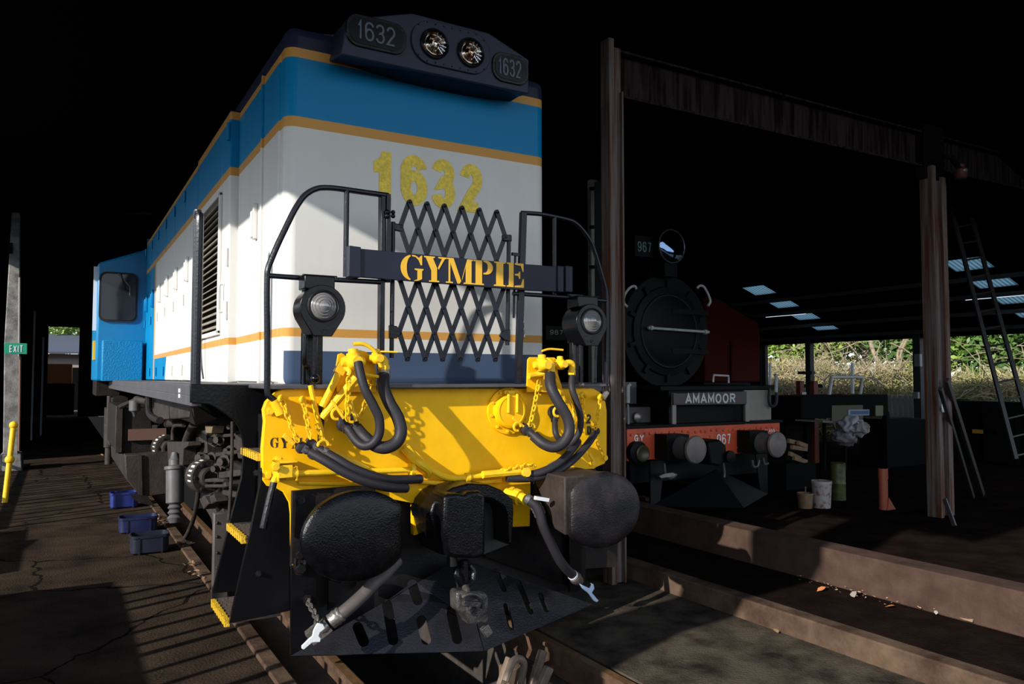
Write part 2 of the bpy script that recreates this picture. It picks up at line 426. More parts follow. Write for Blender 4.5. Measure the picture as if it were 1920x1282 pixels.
for i in range(6):
    y0 = 3.70+i*.87
    door(y0, y0+.84, -1.045, handle=2.80, hy=y0+.55)
MB().box(-1.035, -.96, 8.93, 8.99, 1.62, 3.85).build('door_post', blue, loco)

# --- cab
cabp = [(-1.71, 1.62), (-1.71, 3.43), (-1.12, 3.665), (-.7, 3.85), (.7, 3.85), (1.12, 3.665), (1.71, 3.43), (1.71, 1.62)]
cab = MB().prism([V((x, 9.0, z)) for x, z in cabp], (0, 2.0, 0)).build('cab', blue, loco, bevel=.03)
MB().prism(rrect(-1.70+.01, -1.155, 2.53, 3.30, .10, 8.97), (0, .04, 0)).build('window_seal', rubber, cab)
MB().prism(rrect(-1.67+.01, -1.185, 2.56, 3.27, .085, 8.96), (0, .02, 0)).build('windscreen', glassd, cab)
MB().tube([(-1.40, 8.94, 3.29), (-1.33, 8.93, 3.03), (-1.28, 8.93, 3.02)], .008, 6).build('wiper_arm', blackm, cab)
MB().tube([(-1.44, 8.945, 3.28), (-1.27, 8.945, 3.08), (-1.27, 8.945, 2.95)], .007, 6).build('wiper_arm', steel, cab)
MB().box(-1.735, -1.70, 9.3, 9.75, 2.5, 3.35).build('side_window', glassd, cab)
MB().box(-1.76, -1.70, 9.22, 9.27, 2.4, 3.4).build('window_pillar', white, cab)
MB().box(-1.74, -1.70, 9.35, 9.6, 1.95, 2.25).build('builders_panel', amber, cab)
MB().box(-1.64, -1.10, 8.60, 9.0, 1.62, 2.23).build('tread_plate_box', mat('blue chequer plate', BLUE, .35, bump=1.0, bscale=45), cab, bevel=.01)

# --- footplate and frames
dk = MB().box(-1.5, 1.5, .5, 11.2, 1.56, DZ).box(-1.18, 1.16, -.042, .5, 1.606, DZ-.002)
fpl = dk.build('footplate', dgrey, loco, bevel=.006)
a = P(712, 722, y=-.1); b = P(985, 722, y=-.1)
MB().box(a.x, b.x, -.108, -.03, 1.610, DZ-.003).build('coupler_ledge', dgrey, fpl, bevel=.003)
MB().box(-1.5, -1.44, .52, 11.2, 1.50, 1.565).build('side_frame', dgrey, loco, bevel=.006)
MB().box(1.44, 1.5, .52, 11.2, 1.50, 1.565).build('side_frame', dgrey, loco, bevel=.006)
MB().box(-.75, .75, .10, 11.0, .62, 1.5).build('underframe', grimed, loco)
MB().box(-1.10, 1.10, .06, .30, 1.0, 1.56).build('headstock_beam', blackm, loco)
MB().box(-1.505, -1.50, 1.0, 1.06, 1.54, 1.565).box(-1.505, -1.50, 1.0, 1.06, 1.575, 1.60).build('stencil_mark', white, loco)

# --- yellow headstock sheet
hs = [(496,790),(493.5,768),(499,753),(508.4,743.5),(518,735),(528.7,729),(547,725.6),(760,727),(1000,728),(1112,727.4),(1126,735),(1135.5,753.6),(1138,770),(1138,855),(1134.4,869),(1118,876),(1106,886),(1091,899),(1002,899),(995.6,904),(994,986.7),(964,988),(940,985),(936,960),(812,962),(800,985),(794,999),(775.6,1004),(774.7,943),(657.7,922),(582,929),(576.5,934),(577,1027),(550,1061.5),(544.6,1050),(543.8,965),(541,942),(530,922),(514,913),(500,911),(492,900),(491.4,840)]
headst = MB().prism(PY(hs, 0), (0, .05, 0)).build('headstock', yellow, loco, bevel=.006)
# stencils and bolts on it
yb = -.0005
def stx(ch, u0, u1, v0, v1, y):
    a = P(u0, v1, y=y); b = P(u1, v1, y=y); c = P(u0, v0, y=y)
    return (ch, a, (b.x-a.x, 0, 0), (0, 0, c.z-a.z))
stencil_word('depot_stencil', [stx('G', 506.5, 521.5, 820.5, 839.5, yb), stx('Y', 526, 543, 821, 840, yb), stx('M', 547, 566, 821.5, 840.5, yb)], stencil, headst, (0, -1, 0), .0015)
p = P(1099, 794, y=yb)
write('load_stencil', '2.', p, (1, 0, 0), (0, 0, 1), .065, .042, .008, .014, stencil, headst, .0015)
p = P(1100, 815, y=yb)
write('load_stencil', 'D.', p, (1, 0, 0), (0, 0, 1), .062, .042, .008, .015, stencil, headst, .0015)
def bolt(c, ax=(0, -1, 0), r=.018, l=.022, m=yellow2, par=headst, name='bolt'):
    c = V(c); a = V(ax).normalized()
    return MB().lathe(c, a, [(0, r*1.45), (.005, r*1.45), (.005, r), (l, r)], 6).build(name, m, par, sharp=.5)
for u, v in [(501.5, 890.5), (506, 771), (1133, 858), (1110, 868), (520, 863)]:
    bolt(P(u, v, y=0))
# access cover in the middle right
c = P(951.8, 769.8, y=0)
cov = MB().lathe(c, (0, -1, 0), [(0, .152), (.018, .152), (.018, .118), (.030, .112), (.05, .112), (.058, .098), (.058, .092), (.055, .09)], 40).build('access_cover', yellow, headst)
for k in range(10):
    a = 2*PI*(k+.35)/10; bolt(c+V((.134*math.cos(a), -.018, .134*math.sin(a))), r=.008, l=.012)
MB().cyl(c+V((-.035, -.062, .09)), c+V((-.035, -.062, -.01)), .010, 8).build('lid_bar', yellow2, cov) if False else None
for dx in (-.03, .035):
    MB().tube([c+V((dx, -.04, .125)), c+V((dx, -.066, .10)), c+V((dx, -.064, -.01))], .0105, 8).build('hinge_bar', yellow2, headst)
MB().box(c.x-.05, c.x+.05, -.05, 0, c.z+.108, c.z+.135).build('hinge_block', yellow2, headst, bevel=.004)

# --- steps
sp = PY([(357,719.5),(520,723),(520,1100),(398,1113),(430,980),(452.5,896),(456.8,848),(455,825),(449,803),(440,789),(424,776),(405,764),(391,757.5),(357,755)], .488)
MB().prism(sp, (0, .03, 0)).build('step_back_plate', black, loco, bevel=.004)
fp = PY([(489,876),(487.6,904),(470.5,990),(430,1169),(544,1145),(544,935),(536,918),(505,905)], 0.005)
MB().prism(fp, (0, .03, 0)).build('step_front_plate', black, loco, bevel=.004)
MB().box(-1.12, -1.06, .03, .5, .37, 1.45).build('step_inner_plate', blackm, loco)
tread = mat('chequer tread', (.10, .075, .058), .6, bump=1.0, bscale=70)
for xo, z in ((-1.355, .365), (-1.275, .80), (-1.20, 1.245)):
    t = MB().box(xo, -1.08, .035, .5, z-.02, z).build('step_tread', tread, loco)
    n = MB()
    k = 16
    for i in range(k):
        y0 = .035+.465*i/k
        n.box(xo-.022+.004*(i % 2), xo+.004, y0, y0+.465/k*.9, z-.035, z+.006-.004*(i % 2))
    no = n.build('tread_nosing', nosing, t, smooth_=False)
for u, v in ((480, 886), (484, 1075)):
    bolt(P(u, v, y=.0), r=.012, m=blackm, par=loco)
MB().tube(smooth([P(435.7, 790, y=.42), P(435, 850, y=.42), P(432, 930, y=.42), P(428.7, 975, y=.42)], 6), .010, 8).build('drain_pipe', grime, loco)

# --- uncoupling lever with yellow guides
lev = MB().tube(smooth([P(776,880.5,y=-.10),P(650,884.5,y=-.10),P(560,887,y=-.10),P(534,889,y=-.10),P(519,893,y=-.10),P(513,904,y=-.11),P(505,938,y=-.12),P(493.5,988,y=-.13)], 5), .017, 10)
lever = lev.build('uncoupling_lever', yellow2, loco)
MB().tube([P(513.5,904,y=-.115),P(505,938,y=-.125),P(493.5,990,y=-.135)], .0195, 10).build('lever_grip', black, lever)
gd = MB()
a = P(512, 862, y=-.02); b = P(549, 897, y=-.02)
gd.box(a.x, a.x+.012, -.13, 0, b.z, a.z).box(a.x, b.x-.03, -.14, -.128, b.z+.02, a.z-.02).box(b.x-.012, b.x, -.13, 0, b.z, a.z-.03).box(a.x, b.x, -.13, 0, a.z-.012, a.z)
gd.build('lever_bracket', yellow2, headst, bevel=.004)
c = P(545, 887, y=-.10); MB().lathe(c, (1, 0, 0), [(-.03, .034), (.035, .034)], 16).build('lever_bush', yellow2, headst)
bolt(P(516, 875, y=-.14), r=.02)
c = P(772, 880.5, y=-.10); MB().lathe(c, (1, 0, 0), [(-.012, .04), (.012, .04)], 18).build('lever_bush', yellow2, headst)
MB().tube(smooth([P(762,840,y=-.03),P(775,858,y=-.07),P(786,868,y=-.10),P(802,880,y=-.09),P(800,890,y=-.05)], 5), .028, 10).build('lever_cam', yellow2, headst)
MB().bar(P(758,838,y=-.02), P(795,875,y=-.10), .06, .015).build('lever_arm', yellow2, headst)
# right-hand pipe
pipe = MB().tube(smooth([P(797,872,y=-.08),P(815,884,y=-.09),P(832,893,y=-.10),P(850,896,y=-.10),P(873,894.6,y=-.10),P(930,890,y=-.10),P(975,887,y=-.10),P(1005,888,y=-.09)], 5), .019, 10).build('brake_pipe', yellow2, loco)
for u, v in ((876, 895), (985, 888)):
    c = P(u, v, y=-.10); MB().lathe(c, (1, 0, -.05), [(-.013, .03), (.013, .03)], 14).build('pipe_clip', yellow2, pipe)
MB().tube(smooth([P(765,897,y=-.04),P(800,904,y=-.05),P(870,906,y=-.05),P(940,901,y=-.05)], 5), .013, 8).build('air_pipe', yellow2, loco)
MB().tube([P(560,905,y=-.02),P(700,908,y=-.02),P(792,902,y=-.03)], .012, 8).build('air_pipe', yellow2, loco)
MB().tube([P(905,890,y=-.125),P(975,884,y=-.13)], .024, 8).build('pipe_lagging', yellow2, loco)
MB().lathe(P(978, 887, y=-.12), (0, -1, .2), [(-.04, .03), (0, .034), (.0, .02), (.05, .02), (.05, .03), (.07, .03)], 10).build('angle_cock', yellow2, loco)
MB().chain([P(935,884,y=-.13),P(955,880,y=-.14),P(985,872,y=-.13),P(1000,873,y=-.12)], .04, .006).build('cock_chain', yellow2, loco)
# brake pipe elbow at lower right
MB().lathe(P(972, 932, y=-.16), (.5, -1, -.25), [(-.1, .03), (-.03, .035), (-.03, .05), (.01, .05), (.01, .036), (.05, .034)], 10).build('hose_fitting', yellow2, loco)
MB().tube(smooth([P(960,918,y=-.05),P(955,930,y=-.1),P(972,935,y=-.17)], 4), .03, 10).build('brake_elbow', yellow2, loco)

# --- handrails
def rail(name, pts, r, y, m=navyd, par=None, sm=True):
    q = PY(pts, y)
    return MB().tube(smooth(q, 6) if sm else q, r, 10).build(name, m, par or loco)
hy = -.03
hl = rail('handrail', [(528,776),(524,768),(515,751),(505,742),(501,730),(501,650),(500.5,560),(501,520),(502,506),(507,491),(521,458),(536.7,425),(550,398),(561.5,379),(571,367),(582.7,358.5),(593,354),(604,352),(628.8,353),(680,360),(728,366.6)], .017, hy)
MB().tube(PY([(527,776),(521,763),(514,750.5)], hy-.003), .030, 12).tube(PY([(534,768),(522,776)], hy-.006), .022, 10).build('rail_socket', yellow2, headst)
rail('rail_bar', [(502,516.5),(560,520.5),(716,529)], .015, hy, par=hl, sm=False)
rail('rail_upright', [(650,357),(648,519)], .016, hy, par=hl, sm=False)
a = P(714, 366, y=hy); b = P(731, 366, y=hy); zb = DZ
MB().box(a.x, b.x-.03, hy-.012, hy+.045, zb, a.z+.01).box(b.x-.028, b.x, hy-.02, hy+.01, P(0+729,530,y=hy).z, a.z+.01).build('rail_stanchion', navyd, hl, bevel=.003)
hr = rail('handrail', [(977.6,399),(1011,401),(1039.6,406),(1068,412.6),(1080,419),(1093,432),(1107,452),(1116,475),(1127,511),(1135,540),(1137.5,556),(1138,580),(1137.5,650),(1136,742)], .015, hy)
rail('rail_bar', [(961.7,550),(1050,556),(1138,564)], .014, hy, par=hr, sm=False)
rail('rail_upright', [(1040,408),(1040,553)], .014, hy, par=hr, sm=False)
MB().bar(P(981,398,y=hy), P(971,722,y=hy), .045, .03).build('rail_stanchion', navyd, hr, bevel=.003)
MB().tube([P(1130,748,y=-.03),P(1138,735,y=-.03)], .022, 10).build('rail_socket', steel, hr)
# corner grab rail on the footplate
MB().tube(smooth([(-1.46, .60, 1.60), (-1.46, .60, 2.3), (-1.46, .60, 2.62), (-1.46, .62, 2.66), (-1.46, .68, 2.66), (-1.46, .69, 2.62), (-1.46, .69, 1.60)], 4), .024, 10).box(-1.49, -1.43, .55, .75, 1.6, 1.63).build('corner_grab_rail', navyd, loco)

# --- lattice gate
gy = -.015
def gnode(i, r):
    # node column i (may be half), row r : row 0 at the top, row 6 at the bottom
    t = i/5.; u0 = 767+(930.5-767)*t; v0 = 378.5+(397.5-378.5)*t
    u6 = 763.5+(928-763.5)*t; v6 = 673.5+(674.5-673.5)*t
    s = r/6.; return P(u0+(u6-u0)*s, v0+(v6-v0)*s, y=gy)
lg = MB()
a, b = P(737, 416, y=gy), P(734, 671, y=gy)
lgate = MB().tube([a, b], .014, 10).build('lattice_gate', navyd, loco)
lgate['label'] = 'navy folding lattice gate behind the town name board'
MB().tube([P(954,443,y=gy), P(951,647,y=gy)], .014, 10).build('gate_rod', navyd, lgate)
MB().tube([P(966,478,y=gy), P(963,596,y=gy)], .008, 8).build('drop_bolt', navyd, lgate)
def lbar(n0, n1, dy):
    A, B = gnode(*n0), gnode(*n1); d = (B-A).normalized()
    mb = MB(); mb.bar(A+V((0, dy, 0)), B+V((0, dy, 0)), .030, .007)
    for q in (A, B): mb.lathe(q+V((0, dy-.0035, 0)), (0, 1, 0), [(0, .015), (.007, .015)], 12)
    r = n0[1]
    mb.build('lattice_bar', navyd, lgate)
starts = [(-.5, 5), (-.5, 3), (-.5, 1)] + [(i, 0) for i in range(6)]
for i, r in starts:
    n = 6-r; ei = i+n/2
    if ei > 5.5: n = int((5.5-i)*2); ei = 5.5
    lbar((i, r), (ei, r+n), -.010)
for i, r in [(5.5, 5), (5.5, 3), (5.5, 1)] + [(i, 0) for i in range(6)]:
    n = 6-r; ei = i-n/2
    if ei < -.5: n = int((i+.5)*2); ei = -.5
    lbar((i, r), (ei, r+n), 0)
pv = []
for i, r in [(k, q) for q in range(0, 7) for k in ([0,1,2,3,4,5] if q % 2 == 0 else [-.5,.5,1.5,2.5,3.5,4.5,5.5])]:
    MB().lathe(gnode(i, r)+V((0, -.013, 0)), (0, -1, 0), [(0, .009), (.004, .008), (.006, .004)], 8).build('pivot_rivet', navyd, lgate)
for (u0, v0, u1, v1) in ((737, 425, 755, 429), (942, 446, 958, 447)):
    A, B = P(u0, v0, y=gy), P(u1, v1, y=gy); MB().bar(A, B, .045, .03).build('gate_clip', navyd, lgate, bevel=.006)
for pts in ([(731,609),(744,611),(751,618),(751,627),(744,634),(731,634)], [(957,617),(944,620),(938,629),(946,637),(957,640)]):
    MB().prism(PY(pts, gy-.02), (0, .025, 0)).build('gate_hinge', navyd, lgate, bevel=.003)
for v in (398, 405):
    MB().sphere(P(726, v, y=hy-.02), .017).build('hinge_knuckle', navyd, hl)
    MB().sphere(P(737, v, y=hy-.02), .014).build('hinge_knuckle', navyd, hl)
MB().chain([P(978,592,y=gy-.02),P(981,610,y=gy-.02),P(982,632,y=gy-.02)], .03, .004).build('gate_chain', steel, lgate)
MB().bar(P(960,476,y=hy), P(976,478,y=hy), .02, .02).build('gate_catch', navyd, lgate)

# --- town name board
by = -.10
nb = MB().prism(PY([(657,463),(676.6,466),(979,494.5),(1048,499.6),(1048,547),(979.4,543.6),(713.7,522.4),(657,518)], by), (0, .025, 0)).build('name_board', navy, loco, bevel=.003)
MB().prism(PY([(655,460),(677,463),(677,520),(655,518)], by-.012), (0, .07, 0)).build('board_bracket', navy, nb, bevel=.003)
for u0, u1 in ((1046, 1057), (1061, 1074)):
    MB().prism(PY([(u0,498),(u1,499),(u1,547.5),(u0,546.5)], by-.012), (0, .07, 0)).build('board_bracket', navy, nb, bevel=.003)
let = [('G', 765, 885), ('Y', 889, 1010), ('M', 1008, 1145), ('P', 1152, 1255), ('I', 1259, 1320), ('E', 1327, 1415)]
its = []
for ch, c0, c1 in let:
    u0 = 480+c0/2.8235; u1 = 480+c1/2.8235
    def top(c): return 340+(384+(c-765)*(52/650.))/2.8235
    def bot(c): return 340+(521+(c-765)*(42/650.))/2.8235
    a = P(u0, bot(c0), y=by); b = P(u1, bot(c1), y=by); t = P(u0, top(c0), y=by)
    its.append((ch, a+V((0, -.0005, 0)), (b.x-a.x, 0, b.z-a.z), (0, 0, t.z-a.z)))
stencil_word('board_lettering', its, amber, nb, (0, -1, 0), .003)

# --- visor with headlights and number boards
vy = .25
vf = [(-.70, 3.69), (-.667, 3.925), (-.225, 4.068), (.35, 4.066), (.678, 3.944), (.675, 3.695)]
vb = [(-.70, 3.745), (-.667, 3.925), (-.225, 4.068), (.35, 4.066), (.678, 3.944), (.675, 3.745)]
m_ = MB(); vs = [V((x, vy, z)) for x, z in vf]+[V((x, .56, z)) for x, z in vb]
m_.add(vs, [tuple(range(6)), tuple(range(11, 5, -1))]+[(i, (i+1) % 6, (i+1) % 6+6, i+6) for i in range(6)])
navy_v = mat('navy hood paint', (.030, .035, .062), .4, spec=.2, var=.15, scale=6)
visor = m_.build('light_visor', navy_v, loco, bevel=.008)
ap = [(-.685, 3.80), (-.673, 3.742), (-.435, 3.718), (-.226, 3.698), (.033, 3.690), (.284, 3.690), (.501, 3.700), (.67, 3.718), (.68, 3.80)]
apv = [V((x, .30, max(z, 3.70))) for x, z in ap]+[V((x, .505, z)) for x, z in ap]
MB().add(apv, [tuple(range(9)), tuple(range(17, 8, -1))]+[(i, (i+1) % 9, (i+1) % 9+9, i+9) for i in range(9)]).build('visor_apron', mat('black underside', (.006, .007, .012), .5, spec=.2), visor)
for (u0, u1, va, vb_, us, ue, vt, vbm, vt1, vbm1) in ((648, 760.6, 38, 92, 668, 741, 51.5, 82.5, 57, 87), (922, 990, 107, 152, 933.5, 977, 110, 137, 128, 150)):
    A = P(u0, va, y=vy); B = P(u1, vb_, y=vy)
    z0 = P((u0+u1)/2, (va+vb_)/2, y=vy).z
    pl = MB().prism(rrect(A.x, B.x, z0-.105, z0+.105, .085, vy-.012), (0, .02, 0)).build('number_board', black, visor, bevel=.004)
    MB().prism(rrect(A.x+.02, B.x-.02, z0-.085, z0+.085, .07, vy-.016), (0, .01, 0)).build('number_glass', mat('number board glass', (.004, .005, .009), .25, spec=.15), pl)
    a = P(us, vbm, y=vy-.018); b = P(ue, vbm1, y=vy-.018); h = .125
    w4 = (b.x-a.x); cw = w4*.245
    write('number_digits', '1632', (a.x, vy-.018, z0-.062), (1, 0, 0), (0, 0, 1), h, cw, w4*.03, .013, numw, pl, .002)
A, B = P(770, 60, y=vy), P(917, 120, y=vy); zc = P(848, 91, y=vy).z
sta = MB().prism(rrect(A.x, B.x, zc-.148, zc+.148, .145, vy-.016, 12), (0, .02, 0)).build('headlight_plate', navy_v, visor, bevel=.004)
L1, L2 = P(814.8, 82.5, y=vy-.02), P(882.5, 99, y=vy-.02)
refl = mat('amber tinted reflector', (.62, .58, .54), .14, 1., col2=(.30, .18, .10), scale=18)
for L in (L1, L2):
    rim = MB().lathe(L, (0, -1, 0), [(-.004, .10), (.010, .102), (.016, .096), (.010, .088), (-.002, .088)], 36).build('headlight_rim', navyd, sta)
    MB().lathe(L+V((0, .0, 0)), (0, -1, 0), [(-.0005, .089), (.010, .078), (.001, .066), (.010, .052), (-.0005, .040), (.010, .028), (.004, .02), (.022, .012), (.024, .0)], 14).build('reflector', refl, sta)
    fac = MB()
    for k in range(7):
        a = math.radians(-50+k*21); d = V((math.cos(a), 0, math.sin(a)))
        fac.bar(L+d*(.03+.008*(k % 2))+V((0, -.012, 0)), L+d*.080+V((0, -.010, 0)), .0045, .006)
    fac.build('lens_flutes', mat('lens flute chrome', (.50, .52, .60), .2, 1.), sta)
for k in range(9):
    x = A.x+.05+(B.x-A.x-.1)*k/8
    for s in (-1, 1):
        MB().sphere((x, vy-.017, zc+s*(.130 if 0 < k < 8 else .10)), .0055, 6).build('rivet', navyd, sta)

# --- big number on the nose
z1 = P(777, 289, y=.495).z; z0 = P(777, 383.5, y=.495).z; hN = z1-z0
num = MB()
def big(ch, u0, u1, vtop, sw=.074):
    a = P(u0, vtop, y=.4985); b = P(u1, vtop, y=.4985); w = b.x-a.x
    o = V((a.x, .4985, a.z-hN))
    for st in GL[ch]:
        if ch == '1': st = [(.0, .80), (.30, .84), (.62, 1.0)] if False else st
        pts = [((sw/2+p_[0]*(w-sw)), (sw/2+p_[1]*(hN-sw))) for p_ in st]
        ribbon(num, pts, sw, lambda q, r_, d: o+V((q, -d, r_)), .0015)
a = P(701, 281, y=.4985); b = P(733.5, 283, y=.4985)
num.prism([V((b.x-.085, .4985, a.z-hN)), V((b.x, .4985, a.z-hN)), V((b.x, .4985, a.z)), V((b.x-.062, .4985, a.z)), V((b.x-.085, .4985, a.z-.05)), V((a.x, .4985, a.z-.075)), V((a.x, .4985, a.z-.15)), V((b.x-.085, .4985, a.z-.145))], (0, -.0015, 0))
big('6', 751, 802, 287); big('3', 808, 854, 295); big('2', 861.5, 905, 304)
num.build('running_number', gold, loco, smooth_=False, recalc=False)['label'] = 'gold leaf running number on the white nose'

# --- marker lamps on posts
def lamp(cu, cv, yf, R, pl, pr, name_side):
    c = P(cu, cv, y=yf)
    out = []
    for k in range(25):
        a = math.radians(-38+256*k/24); out.append(V((c.x+R*math.cos(a), yf, c.z+R*math.sin(a))))
    out = out+[V((c.x-.052, yf, c.z-R*1.22)), V((c.x+.052, yf, c.z-R*1.22))]
    L = MB().prism(out, (0, .022, 0)).build('marker_lamp', black, loco, bevel=.004)
    back = [V((c.x+(q.x-c.x)*.93, yf+.02, c.z+(q.z-c.z)*.95)) for q in out]
    MB().prism(back, (0, .17, 0)).build('lamp_body', black, L, bevel=.006)
    MB().lathe(c+V((0, 0, .01)), (0, -1, 0), [(-.01, .09), (.008, .09), (.012, .083), (.004, .076)], 32).build('lens_rim', blackm, L)
    MB().lathe(c+V((0, 0, .01)), (0, -1, 0), [(.0, .078), (.012, .066), (.010, .063), (.020, .05), (.018, .047), (.028, .034), (.026, .031), (.034, .018), (.036, 0)], 32).build('lens', lensm, L)
    MB().lathe(c+V((0, 0, -R*.98)), (0, -1, 0), [(0, .012), (.006, .012), (.006, .007), (.001, .006)], 12).build('latch_boss', blackm, L)
    MB().box(c.x-.095, c.x+.075, yf+.03, yf+.16, c.z+R*.82, c.z+R*1.42).build('lamp_chimney', black, L, bevel=.006)
    MB().box(c.x-.10, c.x+.085, yf+.02, yf+.17, c.z+R*1.38, c.z+R*1.44).build('chimney_cap', black, L, bevel=.003)
    A = P(pl, 600, y=.03); B = P(pr, 600, y=.03)
    MB().box(A.x, B.x, .02, .045, DZ, c.z+R*1.65).build('lamp_post', black, L, bevel=.003)
    MB().box(A.x, A.x+.012, -.02, .045, DZ, c.z-R).build('post_flange', black, L, bevel=.002)
    return c
c = lamp(606, 577, -.20, .128, 566, 605, 'l')
MB().tube(smooth([c+V((-.07, .09, -.15)), c+V((-.075, .09, -.3)), P(578, 690, y=-.05), P(579, 715, y=-.04), P(583, 722, y=-.04)], 5), .013, 8).build('lamp_conduit', black, loco)
MB().tube(smooth([P(582, 722, y=-.04), P(592, 770, y=-.05), P(601, 800, y=-.05), P(606, 830, y=-.04)], 5), .015, 8).build('conduit_lower', yellow2, loco)
MB().tube([c+V((-.03, .04, -.15)), c+V((-.032, .04, -.37))], .012, 8).sphere(c+V((-.03, .035, -.39)), .026).build('lamp_lever', black, loco)
c = lamp(1110, 605, -.16, .128, 1066, 1092, 'r')
for dx in (-.1, -.055):
    MB().tube([c+V((dx, .06, -.15)), c+V((dx, .06, -.40))], .012, 8).build('lamp_conduit', blackm, loco)
MB().sphere(c+V((-.05, .055, -.42)), .022).build('lever_ball', steel, loco)
MB().tube(smooth([P(1128,605,y=.05),P(1118,650,y=.05),P(1116,722,y=.05)],4), .01, 8).build('lamp_conduit', navyd, loco)

# --- valve plates, cocks, chains, hoses
def plate_valve(px, x0, flange, name):
    return MB().prism(PY(px, -.072), (0, .014, 0)).build(name, yellow, headst, bevel=.002)
plate_valve([(631.5,735),(631,683),(634,664),(641,661.5),(650,668),(662,661),(674,656),(686,659),(696,668),(703,684),(705,700),(706,735)], 0, 0, 'valve_plate')
plate_valve([(988,735),(990,674),(994,669.5),(1040,670),(1045,676),(1046,700),(1063,755),(1064,765),(1058,766),(1040,735)], 0, 0, 'valve_plate')
def struct_bar(a, b, r, ya, yb, nm='support_strut', m=yellow2):
    return MB().tube([P(*a, y=ya), P(*b, y=yb)], r, 10).build(nm, m, headst)
struct_bar((640, 690), (604, 762), .021, -.10, -.07)
struct_bar((668, 708), (604, 784), .024, -.12, -.07)
MB().bar(P(644,683,y=-.11), P(634,700,y=-.11), .055, .03).build('strut_socket', yellow2, headst)
MB().tube([P(601,760,y=-.04), P(599,832,y=-.01)], .012, 8).build('slot_edge', blackm, headst)
MB().bar(P(607,775,y=-.002), P(600,830,y=-.002), .018, .004).build('slot', stencil, headst)
MB().bar(P(575,826,y=-.05), P(690,880,y=-.09), .03, .01).build('hose_rest', yellow2, headst)

def cock(c, k=1., side=1):
    c = V(c); m_ = MB()
    m_.lathe(c+V((0, .07*k, 0)), (0, -1, 0), [(0, .03*k), (.05*k, .034*k), (.06*k, .045*k), (.10*k, .045*k), (.12*k, .032*k), (.15*k, .028*k)], 14)
    m_.lathe(c+V((0, 0, -.04*k)), (0, 0, 1), [(0, .03*k), (.03*k, .036*k), (.08*k, .036*k), (.085*k, .026*k), (.105*k, .026*k), (.11*k, .012*k)], 14)
    m_.lathe(c+V((-.06*k, 0, .0)), (1, 0, 0), [(0, .022*k), (.02*k, .03*k), (.1*k, .03*k), (.12*k, .022*k)], 12)
    return m_
v1 = P(662, 678, y=-.15)
cock(v1, 1.1).build('angle_cock', yellow2, headst)
MB().tube(smooth([v1+V((.0, 0, .10)), v1+V((.06, -.01, .10)), v1+V((.12, -.02, .06)), v1+V((.16, -.02, -.03))], 5), .011, 8, radii=None).build('cock_handle', yellow2, headst)
MB().tube([v1+V((.04, -.05, -.07)), v1+V((.13, -.06, -.085))], .009, 8).build('cock_pin', yellow2, headst)
v2 = P(706, 672, y=-.13)
cock(v2, .8).build('angle_cock', yellow2, headst)
MB().tube(smooth([P(700,670,y=-.13),P(712,672,y=-.14),P(719,678,y=-.14),P(719.5,690,y=-.14)], 5), .03, 12).build('pipe_elbow', yellow2, headst)
MB().tube([P(706,662,y=-.14),P(715,659,y=-.15),P(745,660,y=-.16)], .006, 6).build('cock_handle', yellow2, headst)
MB().lathe(P(719.5,685,y=-.14), (0, 0, -1), [(0, .036), (.022, .036), (.022, .031), (.03, .031)], 8).build('hose_nut', yellow2, headst)
v3 = P(1016, 684, y=-.13); cock(v3, 1.0).build('angle_cock', yellow2, headst)
MB().tube(smooth([P(1018,684,y=-.13),P(1026,678,y=-.14),P(1032,683,y=-.15),P(1032,694,y=-.15)], 5), .03, 12).build('pipe_elbow', yellow2, headst)
MB().lathe(P(1031,692,y=-.15), (0, 0, -1), [(0, .036), (.03, .036), (.03, .031), (.04, .031)], 8).build('hose_nut', yellow2, headst)
MB().tube(smooth([v3+V((0, 0, .09)), v3+V((.06, 0, .105)), v3+V((.16, -.01, .10))], 4), .007, 6).build('cock_handle', yellow2, headst)
v4 = P(1050, 683, y=-.12); cock(v4, .8).build('angle_cock', yellow2, headst)
MB().tube(smooth([P(1054,683,y=-.12),P(1067,680,y=-.13),P(1073,684,y=-.13),P(1072,697,y=-.13)], 5), .022, 12).build('pipe_elbow', yellow2, headst)
MB().lathe(P(1072,694,y=-.13), (0, 0, -1), [(0, .026), (.03, .026), (.03, .022), (.05, .022)], 8).build('hose_nut', yellow2, headst)
v5 = P(1006, 702, y=-.10)
MB().tube(smooth([v5+V((-.06, 0, -.01)), v5, v5+V((.05, -.03, .01)), v5+V((.06, -.03, -.03))], 4), .02, 10).build('chain_hook', yellow2, headst)
MB().tube(smooth([P(648,690,y=-.14),P(653,693,y=-.18),P(656,698,y=-.19),P(653,704,y=-.19)], 4), .014, 8).build('chain_hook', yellow2, headst)

